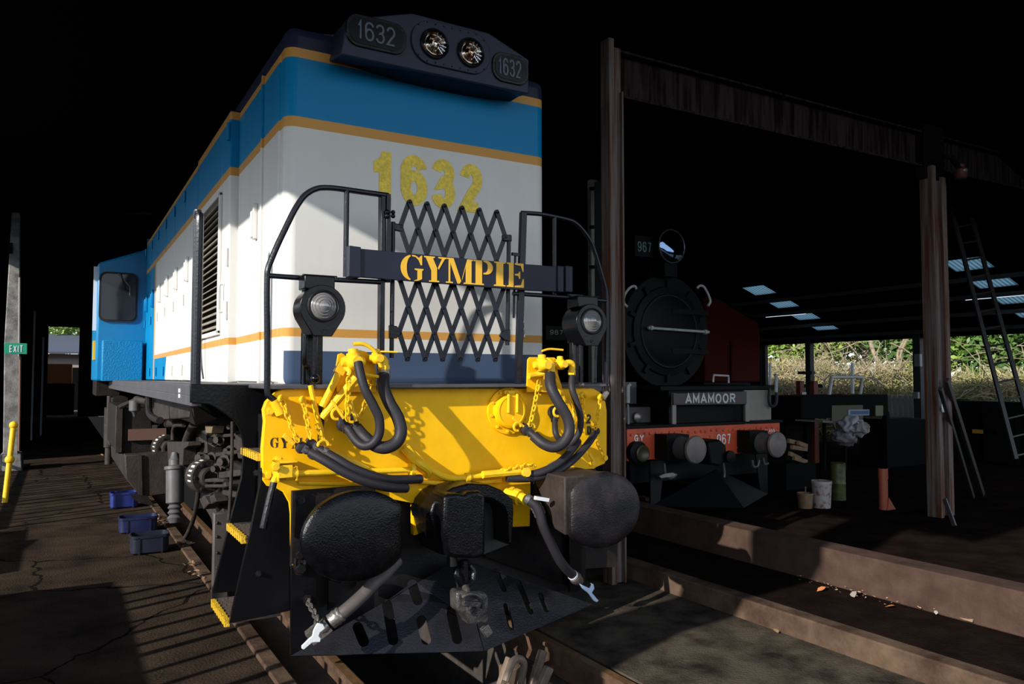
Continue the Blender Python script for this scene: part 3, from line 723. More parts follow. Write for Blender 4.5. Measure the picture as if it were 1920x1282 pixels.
def hose(pts, r, ys, name='air_hose', m=rubber, par=None, cuff0=True):
    n = len(pts); q = []
    for i, (u, v) in enumerate(pts):
        t = i/(n-1); y = ys[0]+(ys[1]-ys[0])*math.sin(PI*min(t, 1)*.5) if len(ys) == 2 else (ys[0]*(1-t)*(1-2*t)+4*ys[1]*t*(1-t)+ys[2]*t*(2*t-1))
        q.append(P(u, v, y=y))
    o = MB().tube(smooth(q, 7), r, 12).build(name, m, par or loco)
    return q, o
def head(c, d, k=1., m=rubber, par=None):
    """glad-hand coupling head"""
    c = V(c); d = V(d).normalized(); n = V((0, -1, 0)); s = d.cross(n).normalized()
    mb = MB()
    mb.lathe(c, d, [(0, .03*k), (.03*k, .034*k), (.05*k, .03*k)], 12)
    mb.lathe(c+d*.09*k+n*-.028*k, n, [(0, .05*k), (.02*k, .056*k), (.045*k, .05*k), (.055*k, .035*k)], 16)
    mb.bar(c+d*.03*k, c+d*.12*k, .07*k, .04*k)
    mb.bar(c+d*.10*k+s*.02*k, c+d*.16*k+s*.02*k, .03*k, .02*k)
    return mb.build('coupling_head', m, par)
q, h1 = hose([(671.7,680),(675.7,700.9),(684.9,731.3),(701,761.7),(711,786),(711,812.4),(700,830.7),(682.8,835.7),(668.6,826.6),(657,811)], .026, (-.24, -.30, -.16))
h1['label'] = 'inner of the two looped hoses under the left valve plate'
head(q[-1], q[-1]-q[-2], .80, par=h1)
q, h2 = hose([(719.3,700),(719,725),(729.5,753.6),(745.7,782),(751.8,808.4),(743.7,828.6),(723.4,838.8),(703,834.7),(682.8,818.5),(669,803)], .036, (-.14, -.30, -.14))
head(q[-1], q[-1]-q[-2], .85, par=h2)
MB().lathe(P(719.3,694,y=-.14), (0,0,-1), [(0,.04),(.05,.04)], 16).build('hose_collar', steel, h2)
q, h3 = hose([(581.4,848),(611.8,865),(642.3,883.4),(672.7,897.6),(705,908),(735,914),(762,915)], .027, (-.12, -.22, -.14))
head(q[0], q[0]-q[1], .62, par=h3)
q, h4 = hose([(599.7,842.8),(632,861),(662.5,878.3),(703,893.5),(735,899),(788.7,897.7)], .027, (-.10, -.20, -.10))
head(q[0], q[0]-q[1], .62, par=h4)
for hh, pq in ((h3, (575, 843)), (h4, (596, 839))):
    MB().lathe(P(pq[0]+8, pq[1]+6, y=-.12), P(620,869,y=-.12)-P(580,848,y=-.12), [(0, .031), (.028, .031)], 14).build('hose_clamp', steel, hh)
q, h5 = hose([(1031,700),(1033,725),(1047,753.6),(1063.4,782),(1067.5,808),(1057,828.6),(1039,837.8),(1018.8,831.7),(1001,817)], .036, (-.15, -.28, -.14))
head(q[-1], q[-1]-q[-2], .72, par=h5)
q, h6 = hose([(1072,704),(1072.5,729),(1081.7,755.6),(1088.8,786),(1085,812),(1073.5,828.6),(1062,838)], .022, (-.13, -.18, -.08))
q, h7 = hose([(1040,790),(1042,812),(1051,826),(1060,832)], .020, (-.05, -.10, -.06))
head(q[0], q[0]-q[1], .8, par=h7)
q, h8 = hose([(1083.7,826.6),(1067.5,849),(1043,871),(1012.7,885.4),(975,893)], .026, (-.07, -.18, -.12))
A, B = P(1043,871,y=-.16), P(1032,877,y=-.165)
MB().tube([A, B], .030, 12).build('hose_label_band', numw, h8)
q, h9 = hose([(1114,814.4),(1100,834.7),(1073.5,863),(1043,883.4),(1002.6,895.6),(950,897)], .025, (-.05, -.16, -.12))
head(q[0], q[0]-q[1], .5, par=h9)
# coupling dummies in yellow near the hose ends
for (a, b_, w) in (((622,750),(645,785),.018), ((645,785),(655,772),.014), ((657,750),(668,790),.02), ((532,815),(552,833),.03), ((961,783),(1000,814),.018), ((1085,740),(1073,795),.022), ((1105,850),(1112,863),.02)):
    MB().bar(P(*a, y=-.17 if a[0] < 700 and a[0] > 600 else -.10), P(*b_, y=-.18 if a[0] < 700 and a[0] > 600 else -.10), w*.9, .010).build('dummy_coupling', yellow2, headst, bevel=.003)
for (u, v, R) in ((632, 776, .03), (995, 802, .03), (970, 800, .026), (661, 782, .028), (606, 835, .03), (1045, 772, .03)):
    c = P(u, v, y=-.17 if u < 700 and u > 620 else -.10)
    MB().tube([c+V((R*math.cos(t), 0, R*math.sin(t))) for t in [2*PI*k/14 for k in range(12)]], .009, 6).build('chain_ring', yellow2, headst)
def chn(pts, y0, y1, ln=.046, r=.0052, m=yellow2):
    n = len(pts); MB().chain([P(u, v, y=y0+(y1-y0)*i/(n-1)) for i, (u, v) in enumerate(pts)], ln, r).build('chain', m, headst)
chn([(527,746),(533,762),(545,795),(557,824)], -.09, -.11)
chn([(567,748),(571,762),(576,790),(583,826)], -.09, -.11)
chn([(654,702),(653,725),(651,760),(652,792)], -.19, -.20)
chn([(698,710),(694,722),(688,745),(682,765),(676,786)], -.07, -.15)
chn([(1010,708),(1009,722),(1002,760),(993,800)], -.09, -.11)
chn([(1041,700),(1043,720),(1049,738),(1058,756)], -.08, -.06)
chn([(1126,744),(1122,770),(1117,800)], -.08, -.07)
chn([(1092,742),(1093,757),(1090,780)], -.05, -.05)
chn([(592,790),(600,810),(607,832)], -.06, -.1)
chn([(1074,745),(1076,770),(1074,800)], -.06, -.06)
chn([(1118,825),(1125,840),(1133,856)], -.04, -.04)
for (u, v) in ((527, 746), (567, 748), (1126, 744), (1092, 740)):
    MB().tube(smooth([P(u+5, v+3, y=0), P(u+3, v, y=-.05), P(u, v-3, y=-.09), P(u-3, v+2, y=-.10), P(u, v+5, y=-.095)], 4), .012, 8).build('chain_eye', yellow2, headst)

# --- buffers
def buffer_(sx):
    c = V((sx*.80, -.45, .84)); pts = []
    for k in range(48):
        a = 2*PI*k/48; x = .295*math.cos(a); z = .237*math.sin(a)
        lim = .245
        if -sx*x > lim: x = -sx*lim
        pts.append((x, z))
    # slightly domed face
    n = len(pts); vs = []; fs = []
    rings = [(1., .055), (1., .012), (.96, 0), (.80, -.012), (.5, -.020), (.2, -.024)]
    for s, d in rings:
        for x, z in pts: vs.append(c+V((x*s, d, z*s)))
    vs.append(c+V((0, -.025, 0)))
    for i in range(len(rings)-1):
        for j in range(n): fs.append((i*n+j, i*n+(j+1) % n, (i+1)*n+(j+1) % n, (i+1)*n+j))
    k = (len(rings)-1)*n
    for j in range(n): fs.append((k+j, k+(j+1) % n, len(vs)-1))
    fs.append(tuple(range(n-1, -1, -1)))
    b = MB().add(vs, fs).build('buffer', grease if sx < 0 else mat('scuffed buffer iron', (.026, .020, .021), .42, col2=(.007, .006, .007), scale=7, lo=.4, hi=.6, bump=.4, bscale=110, spec=.3), loco)
    MB().lathe(c+V((0, .05, 0)), (0, 1, 0), [(0, .10), (.12, .10), (.12, .13), (.36, .16)], 20).build('buffer_stock', blackm, b)
    MB().box(c.x-.24, c.x+.24, -.04, .10, c.z-.2, c.z+.2).build('buffer_base', grimed, b)
    for dx in (-.2, .2):
        for dz in (-.15, .15):
            bolt((c.x+dx, -.04, c.z+dz), r=.022, l=.03, m=blackm, par=b)
buffer_(-1); buffer_(1)
# tapered boxes behind right buffer as in the photo
MB().prism([V((.535, .0, 1.06)), V((.535, -.40, 1.06)), V((.535, -.40, .70)), V((.535, -.28, .72)), V((.535, -.04, 1.0))], (.36, 0, 0)).build('buffer_housing', grime, loco, bevel=.01)
MB().bar(P(1003,933,y=-.30), P(1028,937,y=-.30), .022, .022).build('release_pin', white, loco)

# --- coupler
cm = grease
cy = -.27
hood_ = PY([(806,965),(812,945),(826,928),(850,914),(880,906),(915,908),(940,918),(962,935),(964,960),(961,1018),(952,1022),(950,965),(944,950),(925,938),(905,933),(880,932),(860,935),(848,950),(836,1000),(832,1030),(838,1042),(828,1040),(820,1020),(812,990)], cy)
kn = MB().prism(hood_, (0, .30, 0)).build('coupler', cm, loco, bevel=.012)
MB().prism(PY([(833,930),(842,926),(858,925),(872,928),(880,922),(898,920),(911,926),(911,1040),(898,1048),(850,1046),(838,1040),(830,1000)], cy-.10), (0, .22, 0)).build('knuckle', cm, kn, bevel=.022, seg=3)
MB().cyl(P(846,922,y=cy-.02), P(848,1060,y=cy-.02), .03, 14).build('knuckle_pin', blackm, kn)
MB().box(-.16, .16, cy+.22, .10, .62, .92).build('coupler_shank', blackm, kn)
MB().prism(PY([(905,940),(955,950),(955,1020),(905,1040)], cy+.18), (0, .03, 0)).build('coupler_throat', stencil, kn)
MB().tube(smooth([P(858,1055,y=cy+.02),P(856,1075,y=cy-.02),P(866,1095,y=cy-.02),P(884,1090,y=cy-.02),P(888,1072,y=cy-.01),P(880,1060,y=cy)], 5), .018, 8).build('coupler_link', grease, kn)
MB().cyl(P(870,1050,y=cy), P(873,1102,y=cy), .028, 10).build('link_bolt', grease, kn)
MB().bar(P(856,1070,y=cy+.03), P(862,1110,y=cy+.03), .02, .02).build('hanger_bar', steel, kn)
castm = mat('oily cast iron', (.095, .088, .085), .38, .3, col2=(.03, .027, .026), scale=18, bump=.7, bscale=45)
yk = MB().prism(PY([(856,1112),(862,1108),(912,1112),(916,1118),(920,1165),(912,1172),(880,1170),(868,1150),(857,1146)], -.44), (0, .10, 0)).build('yoke_casting', castm, loco, bevel=.016, seg=3)
MB().lathe(P(884, 1141, y=-.44), (0, -1, 0), [(-.01, .034), (.022, .034), (.024, .022), (.006, .018)], 18).build('casting_boss', castm, yk)
MB().tube(smooth([P(866,1120,y=-.45),P(880,1114,y=-.46),P(900,1120,y=-.46),P(906,1140,y=-.45)], 4), .012, 8).build('casting_rib', castm, yk)
MB().bar(P(868,1130,y=-.45), P(900,1133,y=-.45), .03, .03).build('casting_rib', castm, yk, bevel=.005)
MB().bar(P(907,1174,y=-.42), P(917,1190,y=-.42), .05, .03).build('casting_lug', steel, yk, bevel=.004)
MB().tube([P(873,1100,y=-.38), P(876,1114,y=-.42)], .022, 10).build('casting_neck', castm, yk)

# --- cow catcher
BL = V((-1.03, 0, .127)); BR = V((1.03, 0, .110)); TIP = V((0, -.34, .075)); TOP = V((0, -.02, .54))
def on_plane(u, v, a, b, c):
    n = (b-a).cross(c-a).normalized(); r = FW+RT*((u-960)/CF)+UP*((641-v)/CF)
    t = (a-CP).dot(n)/r.dot(n); return CP+r*t
def slotted(outline, slots, name, tri, m):
    a, b, c = tri; n = (b-a).cross(c-a).normalized()
    if n.y > 0: n = -n
    bm = bmesh.new()
    ex = (b-a).normalized(); ey = n.cross(ex).normalized()
    def loop(pts):
        vs = [bm.verts.new(p) for p in pts]
        return [bm.edges.new((vs[i], vs[(i+1) % len(vs)])) for i in range(len(vs))]
    ed = loop(outline)
    for (p0, p1, r) in slots:
        d = (p1-p0).normalized(); s = d.cross(n).normalized(); pts = []
        for k in range(9):
            t = PI*k/8; pts.append(p1+s*r*math.cos(t)+d*r*math.sin(t))
        for k in range(9):
            t = PI*k/8; pts.append(p0-s*r*math.cos(t)-d*r*math.sin(t))
        ed += loop(pts)
    bmesh.ops.triangle_fill(bm, edges=ed, use_beauty=True, use_dissolve=False)
    bmesh.ops.recalc_face_normals(bm, faces=bm.faces)
    me = bpy.data.meshes.new(name); bm.to_mesh(me); bm.free(); me.materials.append(m)
    o = bpy.data.objects.new(name, me); COL.objects.link(o); o.parent = loco; o.location = -loco.location
    sm = o.modifiers.new('thickness', 'SOLIDIFY'); sm.thickness = .014; sm.offset = 0
    return o
T1 = (BL, TIP, TOP); T2 = (TIP, BR, TOP)
sl1 = []
for (a, b_) in (((773,1096),(783,1126)), ((726,1134),(737,1200)), ((790,1164),(799,1199)), ((671,1176),(682,1203)), ((845,1145),(857,1198)), ((628,1206),(633,1213)) ):
    if a[0] == 628: continue
    p0 = on_plane(*b_, *T1); p1 = on_plane(*a, *T1); sl1.append((p0, p1, .030))
sl2 = []
for (a, b_) in (((930,1072),(943,1104)), ((948,1138),(957,1175)), ((971,1092),(993,1146)), ((1013,1118),(1023,1142))):
    sl2.append((on_plane(*b_, *T2), on_plane(*a, *T2), .024))
pil = mat('black plough plate', (.012, .011, .014), .30, var=.4, scale=9, bump=.22, bscale=110, spec=.38)
slotted([BL, TIP, V((0.0, -.30, .13)), TOP], sl1, 'plough_blade', T1, pil)
slotted([V((0.002, -.34, .075)), BR, V((.02, -.02, .54))], sl2, 'plough_blade', T2, pil)
MB().prism(PY([(545,1230),(545,1064),(594,1035),(594,1160),(561,1231)], .0), (0, .02, 0)).build('plough_end_plate', black, loco, bevel=.003)
MB().prism(PY([(1068,1128),(1068,992),(1098,992),(1098,1139),(1092,1140)], .0), (0, .02, 0)).build('plough_end_plate', black, loco, bevel=.003)
MB().prism(PY([(616,1145),(616,1078),(640,1078),(640,1128)], .03), (0, .03, 0)).build('plough_post', black, loco)
MB().prism(PY([(672,1110),(672,1086),(700,1086),(700,1090)], .03), (0, .03, 0)).build('plough_post', black, loco)
MB().prism(PY([(910,1043),(1068,1100),(1068,985),(905,985)], .05), (0, .02, 0)).build('plough_back_plate', black, loco)
MB().box(-.98, 1.0, .12, .16, .2, .95).build('guard_back', blackm, loco)
c = P(562, 1052, y=-.02)
br = MB(); br.tube([c+V((.028*math.cos(t), -.01, .055*math.sin(t))) for t in [2*PI*k/18 for k in range(19)]], .014, 8); br.build('shackle', blackm, loco)
bolt(P(561, 1063, y=-.02), r=.026, l=.05, m=blackm, par=loco)
MB().prism(PY([(549,1040),(553,1032),(572,1032),(576,1040),(574,1072),(566,1078),(554,1076),(550,1068)], -.0), (0, -.02, 0)).build('shackle_plate', grimed, loco, bevel=.004)
bolt(P(597, 940, y=-.01), r=.03, l=.04, m=blackm, par=loco); bolt(P(588, 958, y=-.01), r=.022, l=.04, m=blackm, par=loco)
MB().prism(PY([(1070,1000),(1158,1000),(1158,1062),(1098,1066),(1070,1066)], .10), (0, .03, 0)).build('guard_plate', grimed, loco)

# --- lower brake hoses with white coupling handles
q, hb = hose([(745,1050),(722,1075),(704.5,1090),(679.5,1116),(651.5,1141),(636,1153)], .036, (-.20, -.30, -.30), 'brake_hose', mat('worn rubber', (.085, .07, .065), .6, var=.3, scale=20))
d = (q[-1]-q[-2]).normalized()
MB().lathe(q[-1]-d*.015, d, [(0, .040), (.01, .044), (.02, .040), (.035, .044), (.05, .040), (.07, .042)], 18).build('hose_ferrule', steel, hb)
hd = MB(); c0 = q[-1]+d*.07
hd.lathe(c0, d, [(0, .03), (.03, .036), (.05, .03)], 12); hd.bar(c0, c0+d*.12, .075, .05).bar(c0+d*.03+V((-.02,-.02,.03)), c0+d*.09+V((-.02,-.02,.03)), .03, .03)
hd.build('coupling_head', steel, hb)
wh = MB().prism(PY([(596,1168),(606,1170),(610,1178),(600,1186),(598,1192),(602,1197),(600,1204),(592,1204),(585,1205),(570,1218),(566,1216),(566,1211),(578,1199),(586,1192),(588,1182),(592,1174)], -.37), (0, .012, 0)).build('release_handle', white, hb, bevel=.003)
MB().chain([P(577,1124,y=-.03),P(581,1135,y=-.12),P(590,1150,y=-.22),P(597,1173,y=-.35)], .05, .007).build('hose_chain', steel, hb)
bolt(P(576, 1123, y=-.0), r=.018, l=.03, m=blackm, par=loco)
q, hb2 = hose([(992,938),(1004,947),(1012,962),(1018,985),(1031.5,1014.8),(1047,1046),(1060,1064),(1074,1078)], .031, (-.22, -.26, -.16), 'brake_hose')
MB().tube(smooth([P(985,932,y=-.20),P(996,940,y=-.22),P(1006,950,y=-.225),P(1012,966,y=-.23)], 5), .033, 14).build('hose_ferrule', steel, hb2)
for (u, v) in ((1005, 949), (1009, 956), (1012, 963)):
    c = P(u, v, y=-.226); MB().lathe(c, (.5, 0, -.8), [(-.006, .038), (.006, .038)], 16).build('clamp_ring', steel, hb2)
d = (q[-1]-q[-2]).normalized(); c0 = q[-1]
MB().lathe(c0-d*.01, d, [(0, .034), (.02, .034)], 16).build('hose_band', white, hb2)
MB().lathe(c0+d*.02, d, [(0, .036), (.03, .042), (.05, .036), (.08, .034), (.10, .02)], 14).build('coupling_head', mat('brown worn metal', (.15, .11, .10), .5, .2, var=.4, scale=25), hb2)
MB().prism(PY([(1087,1094),(1095,1098),(1106,1103),(1110,1097),(1108,1093),(1113,1095),(1115,1103),(1110,1111),(1123,1126),(1119,1129),(1113,1126),(1103,1112),(1092,1103)], -.19), (0, .012, 0)).build('release_handle', mat('pale blue handle', (.42, .55, .72), .5), hb2, bevel=.003)  # white handle, coloured pale blue on this side

# --- bogie and underfloor gear on the left side
def wheelset(y):
    w = MB().cyl((-.68, y, .46), (.68, y, .46), .07, 12).build('wheelset', grimed, loco)
    for s in (-1, 1):
        MB().lathe((s*.56, y, .46), (s, 0, 0), [(0, .49), (.035, .49), (.035, .46), (.13, .455), (.13, .39), (.10, .37), (.10, .12), (.16, .12)], 40).build('wheel', grimed, w)
    return w
for y in (1.55, 2.95, 4.5): wheelset(y)
bg = MB(); bg.box(-.93, -.86, 1.2, 5.2, .62, .98).box(-.96, -.84, 1.1, 1.5, .5, 1.1)
bog = bg.build('bogie_frame', grimed, loco, bevel=.02)
def cap(u, v, x, R):
    c = P(u, v, x=x)
    ax = V((.25, -.97, 0)).normalized()
    o = MB().lathe(c+V((0, .10, 0)), ax, [(0, R), (.14, R), (.145, R*.95), (.145, R*.6), (.20, R*.55), (.205, R*.42), (.17, R*.40), (.17, R*.2)], 30).build('axle_bearing', grime, loco)
    mk = MB(); u_ = ax.orthogonal(); n = 8
    a1 = V((0, 0, 1)); b1 = ax.cross(a1).normalized(); a1 = b1.cross(ax)
    cc = c+V((0, .10, 0))
    for k in range(3):
        t0 = math.radians(78-k*34); t1 = math.radians(54-k*34)
        q = []
        for (d_, rr) in ((.055, R*1.015), (.12, R*1.015)):
            for t in (t0, t1): q.append(cc+ax*d_+(a1*math.sin(t)+b1*math.cos(t))*rr)
        mk.add(q, [(0, 1, 3, 2)])
    mk.build('reflective_marks', mat('cream mark paint', (.55, .55, .48), .5), o)
    for k in range(6):
        t = 2*PI*k/6; bolt(cc+ax*.145+(a1*math.sin(t)+b1*math.cos(t))*R*.8, ax, .012, .016, grime, o)
    return c
cap(381, 893, -1.08, .145); cap(309, 839, -1.10, .15)
# damper
A, B = P(328, 846, x=-1.15), P(328, 980, x=-1.15)
dm = MB().lathe(B, A-B, [(0, .05), (.05, .075), (.08, .05), (.10, .07), (.13, .05), (.15, .07), (.18, .05), (.20, .085), (.52, .085), (.53, .10), (.56, .10), (.57, .06), (.62, .06), (.64, .045), (.70, .03)], 20).build('damper', mat('grey damper metal', (.10, .095, .10), .5, var=.3), loco)
dm['label'] = 'grey vertical damper cylinder beside the bogie'
MB().prism([P(u, v, x=-1.13) for u, v in ((313,828),(352,828),(352,836),(344,842),(342,872),(336,872),(336,850),(322,850),(322,872),(315,872))], (.12, 0, 0)).build('damper_bracket', grime, dm, bevel=.006)
def px(pts, x): return [P(u, v, x=x) for u, v in pts]
def ug(name, pts, r, x, m=grime):
    return MB().tube(smooth(px(pts, x), 6), r, 12).build(name, m, loco)
ug('sand_hose', [(366,793),(359,806),(351.5,823),(345,845),(345,860),(352,870)], .045, -1.05)
ug('sand_hose', [(331,792),(318,793.5),(307,799.5),(299,812),(297,832)], .05, -1.05)
ug('exhaust_elbow', [(296,787),(280,790),(270,800),(268,815),(267,840)], .06, -1.1)
ug('air_pipe', [(345,797),(330,797),(325,806),(324,824)], .022, -1.1)
ug('air_pipe', [(365,800),(362,830),(360,856),(372,864),(382,858)], .025, -1.0)
ug('brake_hanger', [(372,920),(369,945),(362,975),(352,1000),(345,1010)], .022, -1.02)
ug('brake_rod', [(345,1012),(333,1004),(322,990)], .022, -1.02)
MB().prism(px([(384,898),(400,896),(417,898),(417,904),(384,904)], -1.12), (.05, 0, 0)).prism(px([(384,908),(417,908),(421,903),(423,912),(418,914),(384,914)], -1.12), (.05, 0, 0)).build('torque_link', steel if False else grime, loco, bevel=.006)
MB().prism(px([(378,930),(400,924),(417,950),(417,990),(400,980),(385,955)], -1.0), (.3, 0, 0)).build('brake_block', grime, loco, bevel=.01)
MB().prism(px([(373,935),(383,930),(391,944),(381,955)], -1.12), (.1, 0, 0)).prism(px([(392,930),(400,927),(405,940),(396,945)], -1.1), (.1, 0, 0)).build('brake_shoe', grime, loco, bevel=.008)
# riveted guard post
a = P(401, 962, y=1.5); b = P(431, 962, y=1.5)
gp = MB().box(a.x, b.x, 1.5, 1.56, -.0, a.z).build('guard_post', mat('riveted grey brown plate', (.075, .062, .060), .55, var=.35, scale=6), loco, bevel=.01)
for v in (980, 1006, 1036, 1064):
    MB().sphere(P(407+ (v-980)*.0, v, y=1.5), .012, 8).build('rivet', grime, gp)
# valve gear clutter under the arch
for (u, v, r, x) in ((402,826,.05,-.95),(412,824,.045,-.95),(391,833,.05,-.92),(396,858,.045,-.98),(378,858,.06,-.98),(420,865,.05,-.98),(430,845,.04,-.9),(407,878,.04,-1.0),(436,800,.03,-.9),(390,808,.06,-.92),(448,830,.05,-.85),(440,880,.06,-.85),(452,870,.05,-.8)):
    c = P(u, v, x=x); MB().lathe(c, (-.8, -.6, 0), [(-.1, r*1.2), (0, r*1.2), (0, r*.7), (.05, r*.7)], 8).build('pipe_union', grime, loco)
for (pts, x) in (([(400,815),(440,812),(440,818),(400,822)], -.95), ([(395,850),(450,842),(450,850),(395,858)], -.95), ([(410,885),(450,880),(450,892),(410,898)], -1.0), ([(372,808),(386,806),(388,850),(372,850)], -.98), ([(440,815),(456,812),(456,860),(446,860)], -.95), ([(417,915),(452,925),(450,935),(417,928)], -1.05)):
    MB().prism(px(pts, x), (.15, .05, 0)).build('bogie_bracket', grime, loco, bevel=.008)
MB().prism(px([(384,797),(398,799),(396,812),(386,812)], -1.05), (.1, 0, 0)).build('sand_funnel', mat('brass fitting', (.22, .17, .10), .5, .3), loco, bevel=.005)
# bracket below the deck corner and deep frame
MB().add([P(355,757,x=-1.45), P(362,757,x=-1.45), P(407,785,x=-1.2), P(366,797,x=-1.35), P(356,792,x=-1.4), P(380,765,x=-1.0)], [(0,1,3,4),(1,2,3),(0,5,2,1),(4,3,2,5),(0,4,5)]).build('deck_bracket', mat('plum grey steel', (.075, .06, .07), .5, var=.3), loco)
dfm = grime
MB().prism(px([(284,741),(354,757),(354,783),(318,786),(300,787),(286,776)], -1.25), (.08, 0, 0)).build('deep_frame', dfm, loco, bevel=.01)
MB().tube(smooth(px([(281,719),(279,740),(279,765),(282,778),(292,786),(300,788)], -1.44), 5), .03, 10).build('frame_pipe', grimed, loco)
# battery box and fuel tank
def fbox(u0, u1, v0, v1, y0, y1, m, nm, bev=.012):
    a = P(u0, v0, y=y0); b = P(u1, v1, y=y0)
    return MB().box(a.x, b.x, y0, y1, b.z, a.z).build(nm, m, loco, bevel=bev)
bb = fbox(223, 284, 764, 848, 5.6, 7.9, grimed, 'battery_box')
a = P(223, 764, y=5.6)
MB().box(a.x-.03, a.x+.04, 5.56, 5.62, P(223,848,y=5.6).z, a.z+.02).build('box_corner_strip', grime, bb, bevel=.005)
MB().tube([(a.x, 5.58, a.z), (a.x+.2, 5.58, a.z+.10), (a.x+.9, 5.58, a.z+.12)], .03, 8).build('box_top_rim', grime, bb)
MB().box(a.x+.1, a.x+.5, 5.55, 5.6, a.z-.38, a.z-.25).build('box_shelf', mat('red brown angle', (.12, .06, .045), .6), bb)
MB().lathe(P(253,748,y=5.4), (0,0,-1), [(0,.02),(.02,.06),(.13,.06),(.15,.03),(.2,.01)], 16).build('air_reservoir', mat('grey damper metal', (.1,.095,.1), .5), loco)
MB().cyl(P(256,749,y=5.4), P(278,752,y=5.2), .045, 14).build('reservoir_pipe', grime, loco)
tk = MB().prism(PY([(234,853),(262,852),(316,846),(318,926),(264,932),(236,898)], 5.35), (0, 2.9, 0)).build('fuel_tank', grime, loco, bevel=.012)
for v0 in range(862, 925, 10):
    MB().sphere(P(264, v0, y=5.35), .012, 6).build('rivet', grime, tk)
MB().bar(P(262,852,y=5.33), P(264,932,y=5.33), .035, .02).build('tank_seam', grime, tk)
MB().lathe(P(304,885,x=-1.0), (-1,-.6,0), [(-.06,.26),(0,.26),(0,.2),(.04,.2)], 24).build('tank_flange', grime, tk)
MB().prism(PY([(250,936),(282,938),(292,950),(262,942)], 4.9), (0, .5, 0)).build('drain_tray', grimed, tk)
fbox(206, 226, 770, 835, 7.9, 9.5, grime, 'air_compressor_box')
MB().lathe(P(203,870,y=8.5), (0,0,1), [(0,.05),(.25,.05),(.25,.07),(.6,.07),(.6,.04),(1.0,.04)], 12).build('rear_damper', grime, loco)
fbox(180, 225, 712, 742, 9.6, 11.0, grimed, 'rear_valance')
fbox(210, 240, 745, 800, 8.2, 9.6, grimed, 'rear_bogie_frame')

# ================================================================== THE SECOND LOCOMOTIVE
XL = 4.36
st = root('steam_locomotive', (XL, 5, .13), 'black locomotive numbered 967 with red buffer beam and AMAMOOR board', 'locomotive')
beam2 = MB().box(3.14, 5.53, 2.25, 2.30, .77, 1.115).build('buffer_beam', redp, st, bevel=.004)
class RV:
    def lathe(s, *a): MB().lathe(*a).build('rivet', redp, beam2)
rv = RV()
for i in range(26):
    x = 3.2+i*2.28/25+random.uniform(-.02, .02); rv.lathe((x, 2.25, 1.06+random.uniform(-.012, .006)), (0, -1, 0), [(0, .017), (.01, .015), (.016, .007)], 8)
for z in (.80, .93): rv.lathe((3.18, 2.25, z), (0, -1, 0), [(0, .017), (.01, .015), (.016, .007)], 8)
for x, z in ((3.55, .98), (3.7, .97), (4.36, .99), (4.82, .96), (4.80, .84), (4.95, .85)): rv.lathe((x, 2.25, z), (0, -1, 0), [(0, .015), (.01, .013), (.014, .007)], 8)
def at2(u, v, y=2.246): return P(u, v, y=y)
write('depot_letters', 'GY', at2(1188.5, 828), (1, 0, 0), (0, 0, 1), .075, .065, .012, .014, white, beam2, .002)
write('running_number', '967', at2(1344, 834), (1, 0, 0), (0, 0, 1), .125, .066, .014, .015, white, beam2, .002)
write('class_letters', 'CLASS', at2(1434, 810.5), (1, 0, 0), (0, 0, 1), .038, .030, .006, .008, white, beam2, .002)
MB().box(3.10, 5.58, 2.24, 9.5, 1.115, 1.15).build('platform', loco2, st, bevel=.004)
MB().box(3.3, 5.4, 2.4, 9.3, .5, 1.1).build('frames', loco2, st)
sm_ = MB().lathe((4.38, 3.0, 2.25), (0, 1, 0), [(0, .60), (.0, .70), (.03, .715), (.08, .70), (6.0, .70)], 48).build('smokebox', loco2, st)
MB().lathe((4.38, 3.0, 2.25), (0, -1, 0), [(0, .56), (.03, .55), (.05, .42), (.055, .40), (.07, .36), (.075, .1)], 48).build('smokebox_door', loco2, sm_)
MB().lathe((4.38, 2.96, 2.25), (0, -1, 0), [(0, .47), (.02, .455), (.02, .44), (0, .43)], 48).build('door_ring', mat('dark slate paint', (.006, .009, .009), .45, spec=.2), sm_)
for z in (2.0, 2.5):
    MB().bar((4.4, 2.93, z), (5.02, 2.93, z), .06, .02).build('hinge_strap', loco2, sm_)
for k in range(10):
    t = 2*PI*k/10+.3; MB().bar((4.38+.54*math.cos(t), 2.98, 2.25+.54*math.sin(t)), (4.38+.64*math.cos(t), 2.98, 2.25+.64*math.sin(t)), .05, .04).build('door_clamp', loco2, sm_)
A, B = P(1215, 614.5, y=2.88), P(1329, 622.5, y=2.88)
hb_ = MB().tube([A, B], .017, 10).lathe(A+V((.05, 0, 0)), (1, 0, 0), [(-.02, .03), (.02, .03)], 10).lathe(B-V((.06, 0, 0)), (1, 0, 0), [(-.02, .03), (.02, .03)], 10).build('door_handrail', tubew, sm_)
for pts in ([(1176,575),(1170,568),(1170,556),(1176,545),(1184,537.5),(1191,537),(1193,542)], [(1307,541),(1311,536),(1319,537),(1326,548),(1331,560),(1331.5,567),(1327,573.5)]):
    MB().tube(smooth(PY(pts, 3.0), 5), .016, 10).build('grab_iron', tubew, st)
MB().lathe((4.38, 4.2, 2.9), (0, 0, 1), [(0, .3), (.1, .22), (.5, .2), (.55, .25)], 24).build('chimney', loco2, st)
c = P(1258, 462, y=2.85)
hd2 = MB().lathe(c+V((0, .02, 0)), (0, 1, 0), [(-.04, .215), (-.02, .225), (.02, .22), (.25, .19), (.30, .1)], 36).build('headlamp', loco2, st)
MB().lathe(c, (0, -1, 0), [(-.14, .03), (-.13, .08), (-.10, .125), (-.06, .165), (-.01, .195), (.012, .203), (.014, .20)], 40).build('headlamp_reflector', chrome, hd2)
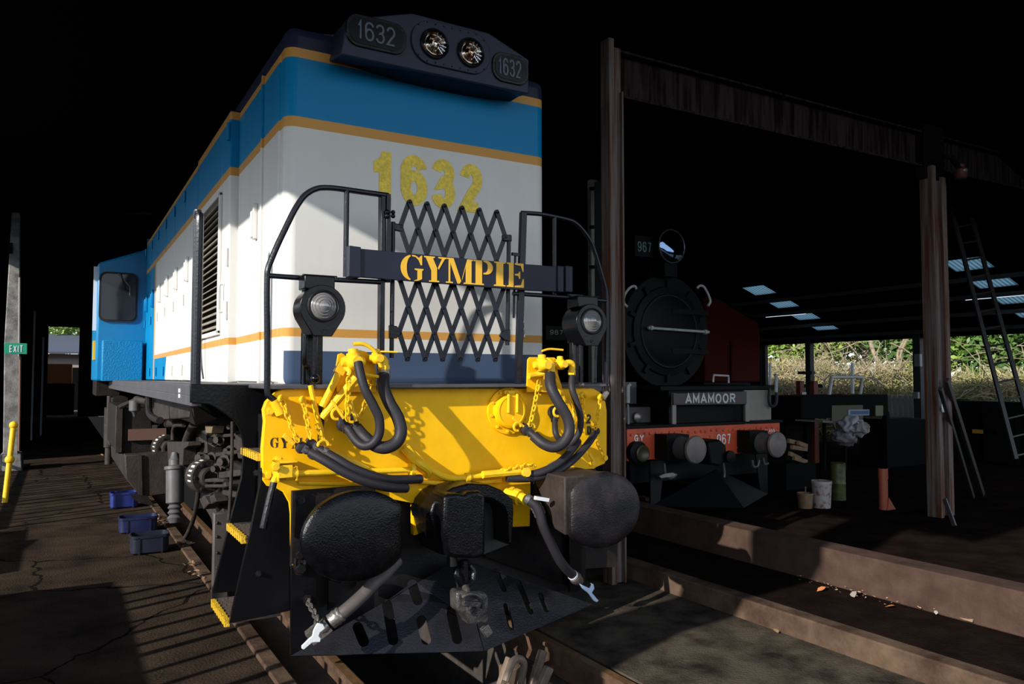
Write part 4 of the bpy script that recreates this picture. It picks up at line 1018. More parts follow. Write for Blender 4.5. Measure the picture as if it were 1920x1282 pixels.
MB().lathe(c, (0, -1, 0), [(.018, .205), (.03, .19), (.045, .13), (.052, .05), (.054, 0)], 40).build('headlamp_glass', mat('sky tinted lamp glass', (.13, .20, .34), .04, 1.), hd2)  # blue stands for the reflected sky, put into the mirror colour
MB().lathe(c, (0, -1, 0), [(.01, .207), (.02, .215), (.03, .207), (.02, .197)], 40).build('headlamp_rim', mat('worn rim', (.12, .13, .14), .3, .5), hd2)
MB().box(c.x-.1, c.x+.1, c.y, c.y+.3, 2.92, c.z-.18).build('lamp_bracket', loco2, hd2)
a = P(1193, 475, y=2.95); b = P(1232, 450, y=2.95)
npl = MB().box(a.x-.02, b.x, 2.95, 2.97, a.z-.03, b.z+.03).build('number_plate', loco2, st)
write('plate_number', '967', P(1195.5, 471, y=2.948), (1, 0, 0), (0, 0, 1), .125, .062, .016, .014, mat('dim teal number', (.10, .20, .19), .5), npl, .002)
a = P(1030, 629, y=3.6); npl2 = MB().box(a.x-.05, a.x+.35, 3.6, 3.62, a.z-.05, a.z+.12).build('number_plate', loco2, st)
write('plate_number', '967', P(1031, 627, y=3.598), (1, 0, 0), (0, 0, 1), .06, .055, .015, .010, mat('dim cream number', (.2, .19, .12), .5), npl2, .002)
bd = MB().prism(PY([(1263,737.5),(1400,733.5),(1400,757.5),(1263,759)], 2.22), (0, .02, 0)).build('name_board', mat('dull mauve board', (.055, .045, .047), .5), st, bevel=.003)
bd['label'] = 'dull board with white town name'
write('board_letters', 'AMAMOOR', P(1284.5, 757.5, y=2.216), (1, 0, 0), (0, 0, 1), .115, .103, .013, .022, mat('pale lettering', (.50, .52, .54), .5), bd, .002)
for u in (1264, 1401):
    MB().prism(PY([(u-3,737),(u+4,737),(u+4,795),(u-3,795)], 2.24), (0, .02, 0)).build('board_stanchion', tankg, bd)
a = P(1397, 795, y=2.35); b = P(1441, 731, y=2.35)
tp = MB().prism([V((a.x, 2.35, 1.15)), V((b.x, 2.35, 1.15)), V((b.x+.12, 2.42, 1.15)), V((b.x+.19, 2.6, 1.15)), V((b.x+.19, 3.4, 1.15)), V((a.x, 3.4, 1.15))], (0, 0, b.z-1.15)).build('toolbox_locker', tankg, st)
MB().box(3.75, b.x+.2, 2.40, 3.5, b.z, b.z+.06).build('locker_lid', loco2, st, bevel=.01)
MB().box(3.85, a.x, 2.38, 3.4, 1.15, b.z).build('water_tank', loco2, st)
for z0 in ((1397, 752),):
    MB().box(a.x, a.x+.06, 2.33, 2.35, P(1400,756,y=2.35).z, P(1400,739,y=2.35).z).build('locker_latch', tankg, st)
MB().tube(PY([(1337,716),(1338,703),(1366,704.5),(1366,718)], 2.6), .013, 8).build('lid_handle', mat('bare bright rod', (.5, .5, .5), .4), st)
MB().tube(PY([(1455,735),(1455,705),(1453,702)], 2.3), .022, 10).build('lamp_iron', tubew, st)
MB().tube(smooth(PY([(1443,728),(1442,752),(1447,762),(1455,756),(1456,735)], 2.3), 4), .02, 8).build('tank_hose', rubber, st)
MB().tube(PY([(1178,795),(1177,758)], 2.3), .014, 8).build('guard_rod', mat('grey rod', (.2, .22, .23), .5), st)
MB().tube(PY([(1177,755),(1177,724),(1181,720)], 2.3), .024, 10).build('rod_sleeve', tubew, st)
MB().box(P(1166,0,y=2.8).x, P(1188,0,y=2.8).x, 2.8, 2.83, P(1180,757,y=2.8).z, P(1180,716,y=2.8).z).build('cylinder_plate', mat('faint grey plate', (.05, .055, .06), .5), st)
MB().box(P(1168,0,y=2.6).x, P(1214,0,y=2.6).x, 2.6, 3.0, 1.15, P(1190,763,y=2.6).z).build('step_box', mat('dim mauve grey plate', (.05, .042, .045), .5), st, bevel=.01)
MB().lathe(P(1194, 782, y=2.59), (0, -1, 0), [(0, .06), (.03, .06), (.05, .03)], 14).build('lubricator', steel, st)
for s in (-1, 1):
    c = V((XL+s*.63, 1.81, .90))
    bfr = MB().lathe(c, (0, 1, 0), [(-.02, .02), (-.015, .09), (0, .142), (.02, .152), (.03, .148), (.04, .06), (.10, .06), (.10, .11), (.44, .15)], 32).build('buffer', mat('dusty buffer face', (.17, .14, .13), .5, col2=(.10, .085, .08), scale=6), st)
    bx_ = ((1250,815),(1292,814),(1292,862),(1250,862)) if s < 0 else ((1406,808),(1440,807),(1440,849),(1406,850))
    MB().prism(PY(bx_, 2.05), (0, .2, 0)).build('draw_box', loco2, st)
c = P(1206, 850, y=2.15); MB().lathe(c, (0, -1, 0), [(-.1, .09), (.0, .09), (.01, .075), (.0, .06), (-.01, .02)], 24).build('vacuum_socket', mat('brassy dark ring', (.05, .04, .02), .4), st)
c = P(1196, 848, y=2.2); MB().lathe(c, (0, -1, 0), [(-.05, .12), (.02, .12), (.03, .1)], 24).build('cylinder_cover', loco2, st)
MB().prism(PY([(1328,828),(1350,824),(1362,834),(1364,862),(1350,874),(1332,870)], 1.9), (0, .35, 0)).build('coupler', loco2, st, bevel=.02)
MB().lathe(P(1366, 856, y=1.9), (0, -1, 0), [(0, .07), (.04, .07), (.05, .04)], 20).build('coupler_knuckle', loco2, st)
pl2 = mat('second plough plate', (.004, .005, .006), .4, spec=.2)
MB().prism([V((3.42, 2.2, .27)), V((4.36, 1.75, .24)), V((4.36, 2.15, .62))], (0, .02, 0)).build('plough_blade', pl2, st)
MB().prism([V((4.36, 1.75, .24)), V((5.25, 2.2, .27)), V((4.36, 2.15, .62))], (0, .02, 0)).build('plough_blade', pl2, st)
MB().prism([V((3.42, 2.2, .27)), V((3.55, 2.2, .27)), V((3.62, 2.2, .76)), V((3.42, 2.2, .76))], (0, .02, 0)).build('plough_stay', tankg if False else pl2, st)
MB().prism([V((5.12, 2.2, .3)), V((5.25, 2.2, .27)), V((5.25, 2.2, .76)), V((5.05, 2.2, .76))], (0, .02, 0)).build('plough_stay', pl2, st)
for (pts, nm) in (([(1245,868),(1248,890),(1258,896),(1268,889)], 'hose'), ([(1410,862),(1412,874),(1420,874),(1423,862)], 'coupling_hook'), ([(1430,858),(1433,870),(1440,868)], 'coupling_hook'), ([(1355,868),(1358,890),(1352,905)], 'screw_link')):
    MB().tube(smooth(PY(pts, 2.1), 4), .018, 8).build(nm, mat('dull iron', (.07, .075, .08), .4, .4), st)
MB().prism(PY([(1236,893),(1246,888),(1262,886),(1268,889),(1262,893),(1240,896)], 2.05), (0, .03, 0)).build('hose_coupling', steel, st)
for y in (4.2, 6.2, 8.2):
    w = MB().cyl((3.68, y, .85), (5.04, y, .85), .08, 12).build('wheelset', loco2, st)
    for s in (-1, 1): MB().lathe((XL+s*.60, y, .85), (s, 0, 0), [(0, .61), (.03, .61), (.03, .58), (.13, .58), (.13, .5), (.1, .48), (.1, .15), (.15, .15)], 32).build('wheel', loco2, w)

# maroon carriage further back
cg = PY([(1322,556),(1345,560),(1370,571),(1400,590),(1420,601),(1425,622),(1425,716),(1322,716)], 6.0)
car = root('maroon_carriage', (8.7, 9, .13), 'maroon carriage end with curved roof behind the black locomotive', 'carriage')
cb = MB().prism(cg, (0, 7, 0)).build('body', redd, car, bevel=.02)
MB().box(8.0, 9.2, 6.1, 12.8, .8, 1.7).build('underframe', loco2, car)
MB().bar(P(1370,640,y=5.98), P(1370,712,y=5.98), .03, .02).build('end_handrail', dark, car)
MB().bar(P(1369,572,y=5.98), P(1420,602,y=5.98), .04, .03).build('roof_edge', dark, car)
for y in (7.3, 11.3):
    MB().cyl((7.9, y, .60), (9.3, y, .60), .35, 24).build('wheelset', loco2, car)

# ================================================================== GROUND, TRACK, PITS
def S_(name, mb, m, lab=None, cat=None, **k):
    return struct(mb.build(name, m, None, **k), lab, cat)
S_('floor', MB().box(-14, -1.12, -16, 40, -.2, 0), asphalt, 'brown cracked asphalt floor left of the blue and white locomotive', 'floor', smooth_=False)
S_('floor', MB().box(.63, 2.0, -16, 34, -.2, -.005), concfloor, 'oily concrete floor between the near track and the kerb', 'floor', smooth_=False)
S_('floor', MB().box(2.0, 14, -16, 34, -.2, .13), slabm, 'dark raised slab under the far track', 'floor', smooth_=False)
S_('trim_1', MB().box(1.97, 2.10, -16, 34, -.1, .135), kerbm, 'stained concrete kerb edging the raised slab', 'kerb', bevel=.01)
S_('trim_2', MB().box(-1.12, -1.02, -8, 12, -.4, .02), kerbm, 'concrete edge beam left of the near track', 'edge beam', bevel=.01)
S_('floor', MB().box(-1.02, -.69, -8, 12, -.4, -.12), mat('dirt ballast', (.10, .078, .06), .9, var=.5, scale=6, bump=1., bscale=70), 'dirty ledge beside the left rail', 'floor', smooth_=False)
S_('floor', MB().box(-.69, .52, -8, 12, -1.0, -.9), mat('pit bottom', (.01, .009, .008), .9), 'dark inspection pit between the rails', 'pit', smooth_=False)
S_('wall_pit', MB().box(-.80, -.66, -8, 12, -1.0, -.16), mat('pit brick', (.05, .04, .033), .9, var=.5), smooth_=False)
S_('wall_pit_right', MB().box(.50, .64, -8, 12, -1.0, -.16), MATS['pit brick'], smooth_=False)
def railobj(x, ztop, y0, y1, lab):
    mb = MB()
    prof = [(-.065, -.15), (.065, -.15), (.065, -.14), (.012, -.115), (.010, -.045), (.035, -.03), (.036, -.004), (.028, 0), (-.028, 0), (-.036, -.004), (-.035, -.03), (-.010, -.045), (-.012, -.115), (-.065, -.14)]
    mb.prism([V((x+a, y0, ztop+b)) for a, b in prof], (0, y1-y0, 0))
    o = mb.build('rail', railm, None, smooth_=False); tag(o, lab, 'rail', None)
    h = MB().box(x-.027, x+.027, y0, y1, ztop-.003, ztop+.001).build('rail_head', railtop, o, smooth_=False)
    return o
railobj(-.725, 0, -8, 12, 'rusty rail under the left wheels of the blue and white locomotive')
railobj(.56, 0, -8, 12, 'rusty rail at the bottom, right of the black plough')
railobj(3.72, .29, 2.6, 12, 'dark rail under the left side of the black locomotive')
railobj(5.0, .29, 2.6, 12, 'dark rail under the right side of the black locomotive')
tb = MB().box(2.80, 3.02, -8, 2.1, .13, .40).build('steel_girder', mat('brown girder face', (.085, .052, .040), .9, spec=.05, var=.4, scale=5, bump=.3), None, bevel=.008)
tag(tb, 'brown steel girder lying on the raised slab with dry leaves at its foot', 'girder')
# timber props standing in the pit
for (x, y, w, lab) in ((.05, -.55, .16, 'wooden prop in the pit below the plough tip'), (.30, -.15, .12, 'wooden prop in the pit right of the plough tip')):
    o = MB().box(x-w/2, x+w/2, y-w/2, y+w/2, -.9, -.12).build('timber_prop', wood, None, bevel=.008); tag(o, lab, 'timber prop')
for (x, y, a) in ((.16, -.3, .5), (.28, -.5, -.4), (.40, -.3, .7)):
    o = MB().bar((x-.08, y, -.10-.2), (x+.06, y+.05*a, -.02), .05, .04).build('brake_lever', mat('rusty tan iron', (.22, .16, .12), .6, var=.5, scale=12), loco, bevel=.005)
o = MB().tube(smooth([(.14, -.35, -.12), (.22, -.32, -.02), (.30, -.3, -.06), (.28, -.28, -.22)], 5), .022, 8).build('track_brake_hook', MATS['rusty tan iron'], loco)

# ================================================================== SHED
rm = .35; zE = 2.62
def zr(x): return zE+(13-x)*rm
ro = MB()
def roofbit(x0, x1, y0, y1, t=.06):
    ro.add([V((x, y, zr(x)+dz)) for x in (x0, x1) for y in (y0, y1) for dz in (0, t)], [(0,1,3,2),(4,6,7,5),(0,4,5,1),(2,3,7,6),(0,2,6,4),(1,5,7,3)])
holes = [(10.28, 10.72), (10.98, 11.42), (11.68, 12.10), (12.28, 12.70)]
bands = [(2.35, 3.00), (6.72, 7.32)]
ys = [-4, 2.35, 3.00, 6.72, 7.32, 34]
for i in range(5):
    y0, y1 = ys[i], ys[i+1]
    if (y0, y1) in bands:
        x = 3.0
        for a, b in holes: roofbit(x, a, y0, y1); x = b
        roofbit(x, 13.2, y0, y1)
    else: roofbit(3.0, 13.2, y0, y1)
zl = 4.375
ro.add([V((x, y, z+dz)) for x, z in ((-4.5, zl), (3.0, zr(3.0))) for y in (-4, 34) for dz in (0, .06)], [(0,1,3,2),(4,6,7,5),(0,4,5,1),(2,3,7,6),(0,2,6,4),(1,5,7,3)])
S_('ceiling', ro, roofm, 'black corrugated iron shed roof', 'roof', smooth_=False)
skym = bpy.data.materials.new('skylight sheet'); skym.use_nodes = True
nt = skym.node_tree; b_ = nt.nodes['Principled BSDF']; out = nt.nodes['Material Output']
tr = nt.nodes.new('ShaderNodeBsdfTranslucent'); tr.inputs['Color'].default_value = (.30, .50, .56, 1)
tc = nt.nodes.new('ShaderNodeTexCoord'); wv = nt.nodes.new('ShaderNodeTexWave'); wv.bands_direction = 'Y'; wv.inputs['Scale'].default_value = 4.2
nt.links.new(tc.outputs['Object'], wv.inputs['Vector'])
mx = nt.nodes.new('ShaderNodeMix'); mx.data_type = 'RGBA'; mx.inputs['A'].default_value = (.30, .42, .42, 1); mx.inputs['B'].default_value = (.62, .75, .74, 1)
nt.links.new(wv.outputs['Fac'], mx.inputs['Factor']); nt.links.new(mx.outputs['Result'], tr.inputs['Color']); nt.links.new(tr.outputs[0], out.inputs['Surface'])
n = 0
for bi, (y0, y1) in enumerate(bands):
    for hi_, (a, b) in enumerate(holes):
        n += 1
        mb = MB(); mb.add([V((x, y, zr(x)+dz)) for x in (a, b) for y in (y0, y1) for dz in (.02, .026)], [(0,1,3,2),(4,6,7,5),(0,4,5,1),(2,3,7,6),(0,2,6,4),(1,5,7,3)])
        struct(mb.build('window_%d' % n, skym, None, smooth_=False), 'translucent corrugated skylight sheet, number order %s from the eave in the %s row' % (['fourth', 'third', 'second', 'first'][hi_], ['right', 'left'][bi]) if False else 'translucent skylight sheet, %s above the eave in the %s strip' % (['fourth', 'third', 'second', 'first'][hi_], ['right', 'left'][bi]), 'skylight')
# purlins and tie beam
for i, x in enumerate((10.85, 11.5, 12.19, 12.85)):
    o = MB().box(x-.03, x+.03, -2.5, 12.5 if i < 3 else 9.2, zr(x)-.11, zr(x)-.04).build('purlin', mat('dim purlin', (.03, .033, .036), .7), None); tag(o, 'dark roof purlin, %s from the eave' % ['fourth', 'third', 'second', 'nearest'][i], 'purlin', 'roof purlins on the right side')
def post(nm, x, y, w, z0, z1, m, lab, d=None, bev=.006):
    o = MB().box(x-w/2, x+w/2, y-(d or w)/2, y+(d or w)/2, z0, z1).build(nm, m, None, bevel=bev); tag(o, lab, 'post'); return o
a, b = P(1138.5, 500, y=.7), P(1166.5, 500, y=.7)
pa = root('roof_post', ((a.x+b.x)/2, .7, 0), 'rusty channel steel post just right of the blue and white locomotive', 'post')
w_ = b.x-a.x
MB().box(a.x+.04, b.x, .70, .78, 0, 4.45).build('web', woodr, pa, bevel=.004)
MB().box(a.x, a.x+.055, .66, .78, 0, 4.5).build('flange', woodr, pa, bevel=.004)
MB().box(b.x-.018, b.x, .665, .70, 0, 4.07).build('flange', woodr, pa, bevel=.003)
a, b = P(1746, 600, y=.7), P(1781, 600, y=.7)
pb = root('roof_post', ((a.x+b.x)/2, .7, .13), 'rusty channel steel post at right with a white notice and planks leaning on it', 'post')
MB().box(a.x+.02, b.x-.02, .72, .80, .13, 4.0).build('web', woodr, pb, bevel=.004)
MB().box(a.x, a.x+.06, .64, .80, .13, 4.05).build('flange', woodr, pb, bevel=.004)
MB().box(b.x-.14, b.x-.06, .67, .72, .13, 3.95).build('flange', woodr, pb, bevel=.003)
MB().box(b.x-.05, b.x, .70, .80, .13, 3.9).build('flange', woodr, pb, bevel=.003)
MB().prism(PY([(1762,757),(1773,757.5),(1773,773),(1762,772)], .655), (0, .004, 0)).build('notice', white, pb)['label'] = 'small white paper notice'
zb0 = 4.065; zb1 = 4.43
bm_ = root('cross_beam', (4.2, .78, zb0), 'streaked steel beam spanning between the two rusty posts', 'beam')
MB().box(1.80, 13.0, .80, .82, zb0, zb1).build('web', beamm, bm_, smooth_=False)
MB().box(1.80, 13.0, .72, .90, zb0-.02, zb0).build('bottom_flange', beamm, bm_)
MB().box(1.80, 13.0, .72, .90, zb1, zb1+.02).build('top_flange', beamm, bm_)
MB().box(1.84, 1.90, .74, .80, zb0, zb1).build('end_plate', dark, bm_)
MB().box(6.15, 6.55, .70, .80, zb0-.15, zb1+.1).build('joint_plate', dark, bm_)
# small red lantern hanging at the right post
c = P(1801, 322, y=.5)
ln = root('red_lantern', c, 'small red lantern on a bracket at the top of the right-hand post', 'lantern')
MB().lathe(c+V((0,0,-.08)), (0,0,1), [(0,.05),(.03,.07),(.10,.07),(.13,.04),(.16,.04)], 14).build('body', mat('dull red enamel', (.06, .01, .007), .6), ln)
MB().lathe(c+V((-.02,-.06,0)), (0,-1,0), [(0,.03),(.02,.02)], 12).build('lens', steel, ln)
MB().tube(PY([(1768,292),(1785,296),(1798,315)], .5), .03, 8).build('bracket_arm', dark, ln)
# pale board and dark post left of the rusty post
a, b = P(1109, 500, y=3.0), P(1123, 500, y=3.0)
o = MB().box(a.x, b.x, 3.0, 3.08, 0, P(1112,336,y=3.0).z).build('pale_post', mat('pale weathered paint', (.20, .20, .17), .7, var=.3), None, bevel=.01); tag(o, 'pale weathered post standing behind the rusty post beside the blue and white locomotive', 'post')
for v in (353, 425, 500):
    MB().prism(PY([(1108,v-3),(1116,v-3),(1116,v+3),(1108,v+3)], 2.97), (0, .03, 0)).build('clip', dark, o)
a = P(1131, 500, y=2.0); post('dark_post', a.x, 2.0, .13, 0, 3.7, mat('dim slate post', (.035, .04, .045), .7), 'dark slate post between the pale post and the rusty post')
# right side wall behind and open bay posts
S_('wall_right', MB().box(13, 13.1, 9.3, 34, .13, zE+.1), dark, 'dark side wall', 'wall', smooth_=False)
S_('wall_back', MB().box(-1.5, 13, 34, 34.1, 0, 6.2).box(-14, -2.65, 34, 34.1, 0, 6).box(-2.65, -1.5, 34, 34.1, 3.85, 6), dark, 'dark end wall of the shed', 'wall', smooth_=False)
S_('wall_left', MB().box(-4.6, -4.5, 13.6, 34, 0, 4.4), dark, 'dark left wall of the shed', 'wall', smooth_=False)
dp = mat('dark bay post', (.02, .022, .024), .7)
for i, (u, w, lab) in enumerate(((1435, .10, 'thin dark bay post beside the maroon carriage'), (1518.5, .14, 'dark bay post behind the workbench, left'), (1723, .16, 'dark bay post with boxes on it, left of the rusty right-hand post'))):
    y = P(u, 700, x=13).y; o = post('bay_post', 13, y, w, .0, zE+.05, dp, lab)
    if i == 2:
        MB().box(12.85, 12.93, y-.12, y+.0, 1.9, 2.15).build('switch_box', mat('pale switch box', (.2, .22, .24), .5), o)
        MB().box(12.85, 12.93, y-.06, y+.06, 1.25, 1.38).build('switch_box', MATS['pale switch box'], o)
    if i == 1:
        MB().box(12.82, 12.94, y-.2, y+.2, 1.75, 1.82).build('clamp', dp, o)
o = MB().box(12.95, 13.1, -3, 14, zE-.14, zE).build('eave_beam', dark, None); tag(o, 'dark eave beam along the open right side', 'beam')
# fluorescent lamps
lamp_e = emis('fluorescent tube', (.78, .85, 1.0), 1.1)
for (y0, y1, lab) in ((6.78, 7.90, 'lit fluorescent batten beneath the left skylights'), (1.9, 3.40, 'lit fluorescent batten at the right edge')):
    t = root('fluorescent_lamp', (11.66, (y0+y1)/2, 3.1), lab, 'lamp')
    MB().box(11.60, 11.72, y0, y1, 3.085, 3.11).build('housing', white, t)
    MB().cyl((11.66, y0+.02, 3.06), (11.66, y1-.02, 3.06), .022, 12).build('tube', lamp_e, t)

# ---------------- left side
c = root('concrete_column', (-2.9, 12.4, 0), 'weathered concrete column carrying the green exit sign', 'column')
MB().prism(PY([(22,398),(37,398),(38,670),(33,885),(5,885),(8,640)], 12.4), (0, .3, 0)).build('shaft', conc, c, bevel=.015)
MB().prism(PY([(0,852),(40,852),(42,884),(-2,884)], 12.2), (0, .7, 0)).build('base', conc, c, bevel=.02)
MB().prism(PY([(14,455),(24,455),(24,475),(14,475)], 12.38), (0, .03, 0)).build('fixing_plate', dark, c)
MB().tube(PY([(38,668),(37,760),(35.5,845)], 12.25), .022, 8).build('conduit', mat('red brown conduit', (.16, .07, .04), .6), c)
MB().tube(PY([(37,520),(36,668)], 12.25), .02, 8).build('conduit', tankg, c)
sg = MB().prism(PY([(8,642.5),(51,643.5),(51,664),(8,663)], 12.1), (0, .05, 0)).build('exit_sign', green, None, bevel=.005)
tag(sg, 'small green EXIT sign fixed to the concrete column', 'sign')
write('sign_letters', 'EXIT', P(17, 660, y=12.098), (1, 0, 0), (0, 0, 1), .125, .052, .010, .014, white, sg, .003)
bl = root('yellow_bollard', P(8, 942, z=0), 'yellow painted steel stanchion leaning left of the locomotive', 'stanchion')
A, B = P(9, 942, z=0), P(25.5, 797, y=8.2)
MB().tube([A, B], .035, 12).sphere(B, .055).build('pole', yellow2, bl)
MB().sphere(A.lerp(B, .55), .06).build('collar', yellow2, bl)
o = MB().tube(PY([(-40, 386), (285, 400)], 14), .035, 8).build('tie_beam', mat('dim tie', (.05, .055, .05), .7), None); tag(o, 'thin horizontal tie beam high behind the cab', 'beam')
for (u, v0, v1, y, lab) in ((63, 583, 662, 20, 'thin pale pipe right of the exit sign, left one'), (80, 632, 682, 22, 'thin pale pipe right of the exit sign, right one')):
    o = MB().box(P(u-1.8,v1,y=y).x, P(u+1.8,v1,y=y).x, y, y+.05, 0, P(u,v0,y=y).z).build('downpipe', mat('pale downpipe', (.25, .3, .32), .5), None); tag(o, lab, 'pipe')
# blue trays on the floor
def tray(u0, u1, vb, y, m, lab, hgt=.17):
    a = P(u0, vb, z=0); b = P(u1, vb, z=0); x0, x1 = a.x, b.x; y0 = a.y; y1 = y0+.24
    t = root('plastic_drip_tray', ((x0+x1)/2, (y0+y1)/2, 0), lab, 'tray', 'drip trays beside the locomotive')
    sh = MB()
    def ring(e, z, r=.05):
        out = []
        for cx, cy_, a0 in ((x1-r+e, y1-r+e, 0), (x0+r-e, y1-r+e, 90), (x0+r-e, y0+r-e, 180), (x1-r+e, y0+r-e, 270)):
            for k in range(6):
                t_ = math.radians(a0+90*k/5); out.append(V((cx+r*math.cos(t_), cy_+r*math.sin(t_), z)))
        return out
    rings = [ring(-.02, .002), ring(0, .02), ring(.0, hgt*.85), ring(.008, hgt*.86), ring(.008, hgt), ring(-.006, hgt), ring(-.012, .015)]
    n = len(rings[0])
    vs = [p_ for r_ in rings for p_ in r_]
    fs = [(i*n+j, i*n+(j+1) % n, (i+1)*n+(j+1) % n, (i+1)*n+j) for i in range(len(rings)-1) for j in range(n)]
    fs += [tuple(range(n-1, -1, -1)), tuple((len(rings)-1)*n+j for j in range(n))]
    sh.add(vs, fs); sh.build('tub', m, t)
    for f in (.2, .8):
        MB().box(x0+(x1-x0)*f-.008, x0+(x1-x0)*f+.008, y0-.008, y0+.002, .01, hgt*.9).build('rib', m, t)
    return t
tray(207, 262, 955, 0, traym, 'bright blue plastic tray, furthest of the three beside the locomotive', .20)
tray(224, 300, 1003, 0, mat('dull blue plastic', (.012, .018, .075), .4, var=.4), 'dull blue open plastic tray, middle of the three beside the locomotive', .17)
tray(246, 322, 1043, 0, traymd, 'dark grey-blue plastic tray, nearest of the three beside the locomotive', .18)

# dry leaves: heaps as stuff, separate leaves on the right as things
def leaf(mb, c, s):
    a = random.uniform(0, 2*PI); d = V((math.cos(a), math.sin(a), random.uniform(-.2, .5))).normalized(); w = V((-math.sin(a), math.cos(a), random.uniform(-.4, .4))).normalized()
    c = V(c); up_ = V((0, 0, s*.2))
    mb.add([c-d*s, c-d*s*.3+w*s*.42+up_, c+d*s*.4+w*s*.36+up_, c+d*s, c+d*s*.4-w*s*.36, c-d*s*.3-w*s*.42, c+up_*.3], [(0,1,6),(1,2,6),(2,3,6),(3,4,6),(4,5,6),(5,0,6)])
def heap(us, n, s, lab, z=.02):
    mb = MB()
    for i in range(n):
        u, v, r = random.choice(us); q = P(u, v, z=z); mb_c = q+V((random.gauss(0, r), random.gauss(0, r*1.4), random.uniform(0, .03)))
        leaf(mb, mb_c, s*random.uniform(.6, 1.2))
    o = mb.build('leaf_litter', leafm, None, smooth_=False, recalc=False); tag(o, lab, 'leaves', None, 'stuff')
heap([(285,970,.04),(297,977,.04),(300,985,.03),(278,972,.04)], 60, .035, 'heap of dry leaves beside the blue trays')
heap([(357,1060,.03),(366,1075,.03),(372,1082,.02)], 22, .028, 'few dry leaves near the riveted guard post')
heap([(206,852,.1),(212,858,.1)], 20, .05, 'dry leaves at the far end of the locomotive')
heap([(350,1020,.03),(338,1018,.03)], 16, .028, 'dry leaves behind the nearest blue tray')
heap([(1525,1092,.02),(1560,1102,.03),(1590,1112,.04),(1640,1125,.05),(1700,1138,.06),(1750,1150,.06),(1610,1113,.04)], 60, .012, 'small leaf crumbs along the foot of the brown girder', .135)
lvs = [(1620, 1107, .045, (.62, .22, .05), 'large orange dry leaf by the brown girder'), (1540, 1104, .03, (.55, .2, .06), 'small orange leaf, leftmost by the girder'), (1668, 1136, .022, (.5, .18, .05), 'tiny orange leaf right of the large one'), (1812, 1160, .05, (.45, .32, .2), 'pale tan leaf at the right foot of the girder'), (1600, 1114, .035, (.4, .36, .3), 'greyish crumpled leaf left of the large orange leaf'), (1455, 1182, .03, (.45, .33, .16), 'curled leaf on the lit concrete below the kerb'), (1755, 1148, .02, (.5, .48, .4), 'tiny pale leaf among the crumbs')]
for u, v, s, colr, lab in lvs:
    mb = MB(); leaf(mb, P(u, v, z=.15 if v < 1170 else .01), s*1.5); m_l = mat('leaf '+lab, colr, .7)
    tag(mb.build('dry_leaf', m_l, None, recalc=False), lab, 'leaf')
heap([(1500,1085,.02),(1490,1050,.05)], 8, .01, 'specks of litter in front of the girder end', .135)

# ---------------- outside the frame on the left: a shade stack and a picket fence, both unseen, added to shade the floor
stk = root('shade_stack', (-4.9, -2, 0), 'unseen stack of timbers, added for its shadow, outside the open left side', 'shade stack')
for k in range(6):
    MB().box(-5.6, -4.0, -6.2+k*.0, 1.95, k*.165, k*.165+.155).build('shade_stack_layer', wood, stk, bevel=.01)
st2 = root('shade_pile', (-4.8, 3.9, 0), 'low unseen, added shade pile outside the open left side, beyond the shade stack', 'shade pile')  # out of view, put here to shade the floor further back
for k, (y0, y1, x1) in enumerate(((2.2, 5.6, -4.2), (2.3, 5.3, -4.3), (2.5, 4.9, -4.2), (2.2, 4.4, -4.35), (2.9, 5.0, -4.3))):
    MB().box(-5.3, x1, y0, y1, k*.165, k*.165+.155).build('shade_pile_layer', wood, st2, bevel=.01)
fe = root('shade_fence', (-3.9, 0, 0), 'low unseen picket fence, added for its shadow stripes, outside the open left side', 'fence')  # unseen, added so its pickets throw stripes of shadow on the floor
yy = -2.4
while yy < 13:
    if yy < 1.7 or yy > 5.4:
        h = random.uniform(1.25, 1.5); w = random.uniform(.03, .06)
        MB().box(-3.92, -3.88, yy, yy+w, 0, h).build('picket', wood, fe)
    yy += random.uniform(.20, .34)
MB().box(-3.94, -3.92, -2.4, 1.8, .9, .96).build('shade_fence_rail', wood, fe)
MB().box(-3.94, -3.92, 5.4, 13, .5, .56).build('shade_fence_rail', wood, fe)
MB().tube(smooth([(-5.2, 3.2, 0), (-5.1, 3.0, .5), (-5.0, 3.3, .9), (-4.9, 4.1, 1.0)], 5), .12, 8).build('shade_pipe', grime, fe)  # unseen pipe, added as one more shadow caster

dpn = MB().prism([V((-4.42, y, z)) for y, z in ((-2.66,1.9),(-2.70,2.5),(-3.25,3.4),(-3.25,4.33),(-2.6,4.33),(-2.55,3.3),(-2.1,2.4),(-2.1,1.9))], (.04, 0, 0)).build('shade_panel', wood, None)  # unseen panel, shaped to shade the floor right of the locomotive
tag(dpn, 'slanted, unseen and added shade panel at the open left side, outside the picture', 'shade panel')
# ---------------- right side: things under the annex roof
def bucket(u, vb, vt, w, m, lab, handle=True, extra=None):
    c = P(u, vb, z=.13); dep = (c-CP).dot(FW); h = (vb-vt)/CF*dep*.94; r = w/2/CF*dep
    b = root('bucket', c, lab, 'bucket')
    MB().lathe(c, (0, 0, 1), [(.0, r*.84), (h*.9, r*.98), (h*.9, r*1.04), (h*.95, r*1.04), (h, r), (h, r*.93), (.02, r*.8)], 28).build('pail', m, b)
    if handle: MB().tube([c+V((r*math.cos(t)*1.02, 0, h*.9+r*.9*math.sin(t)*.3)) for t in [PI*k/12 for k in range(13)]], .006, 6).build('bail_handle', steel, b)
    return b, c, r, h
pw = mat('dirty white pail', (.34, .31, .30), .6, col2=(.16, .06, .05), scale=14, lo=.5, hi=.62)
b, c, r, h = bucket(1541, 951, 898, 37, pw, 'dirty white bucket with red print and a bail handle')
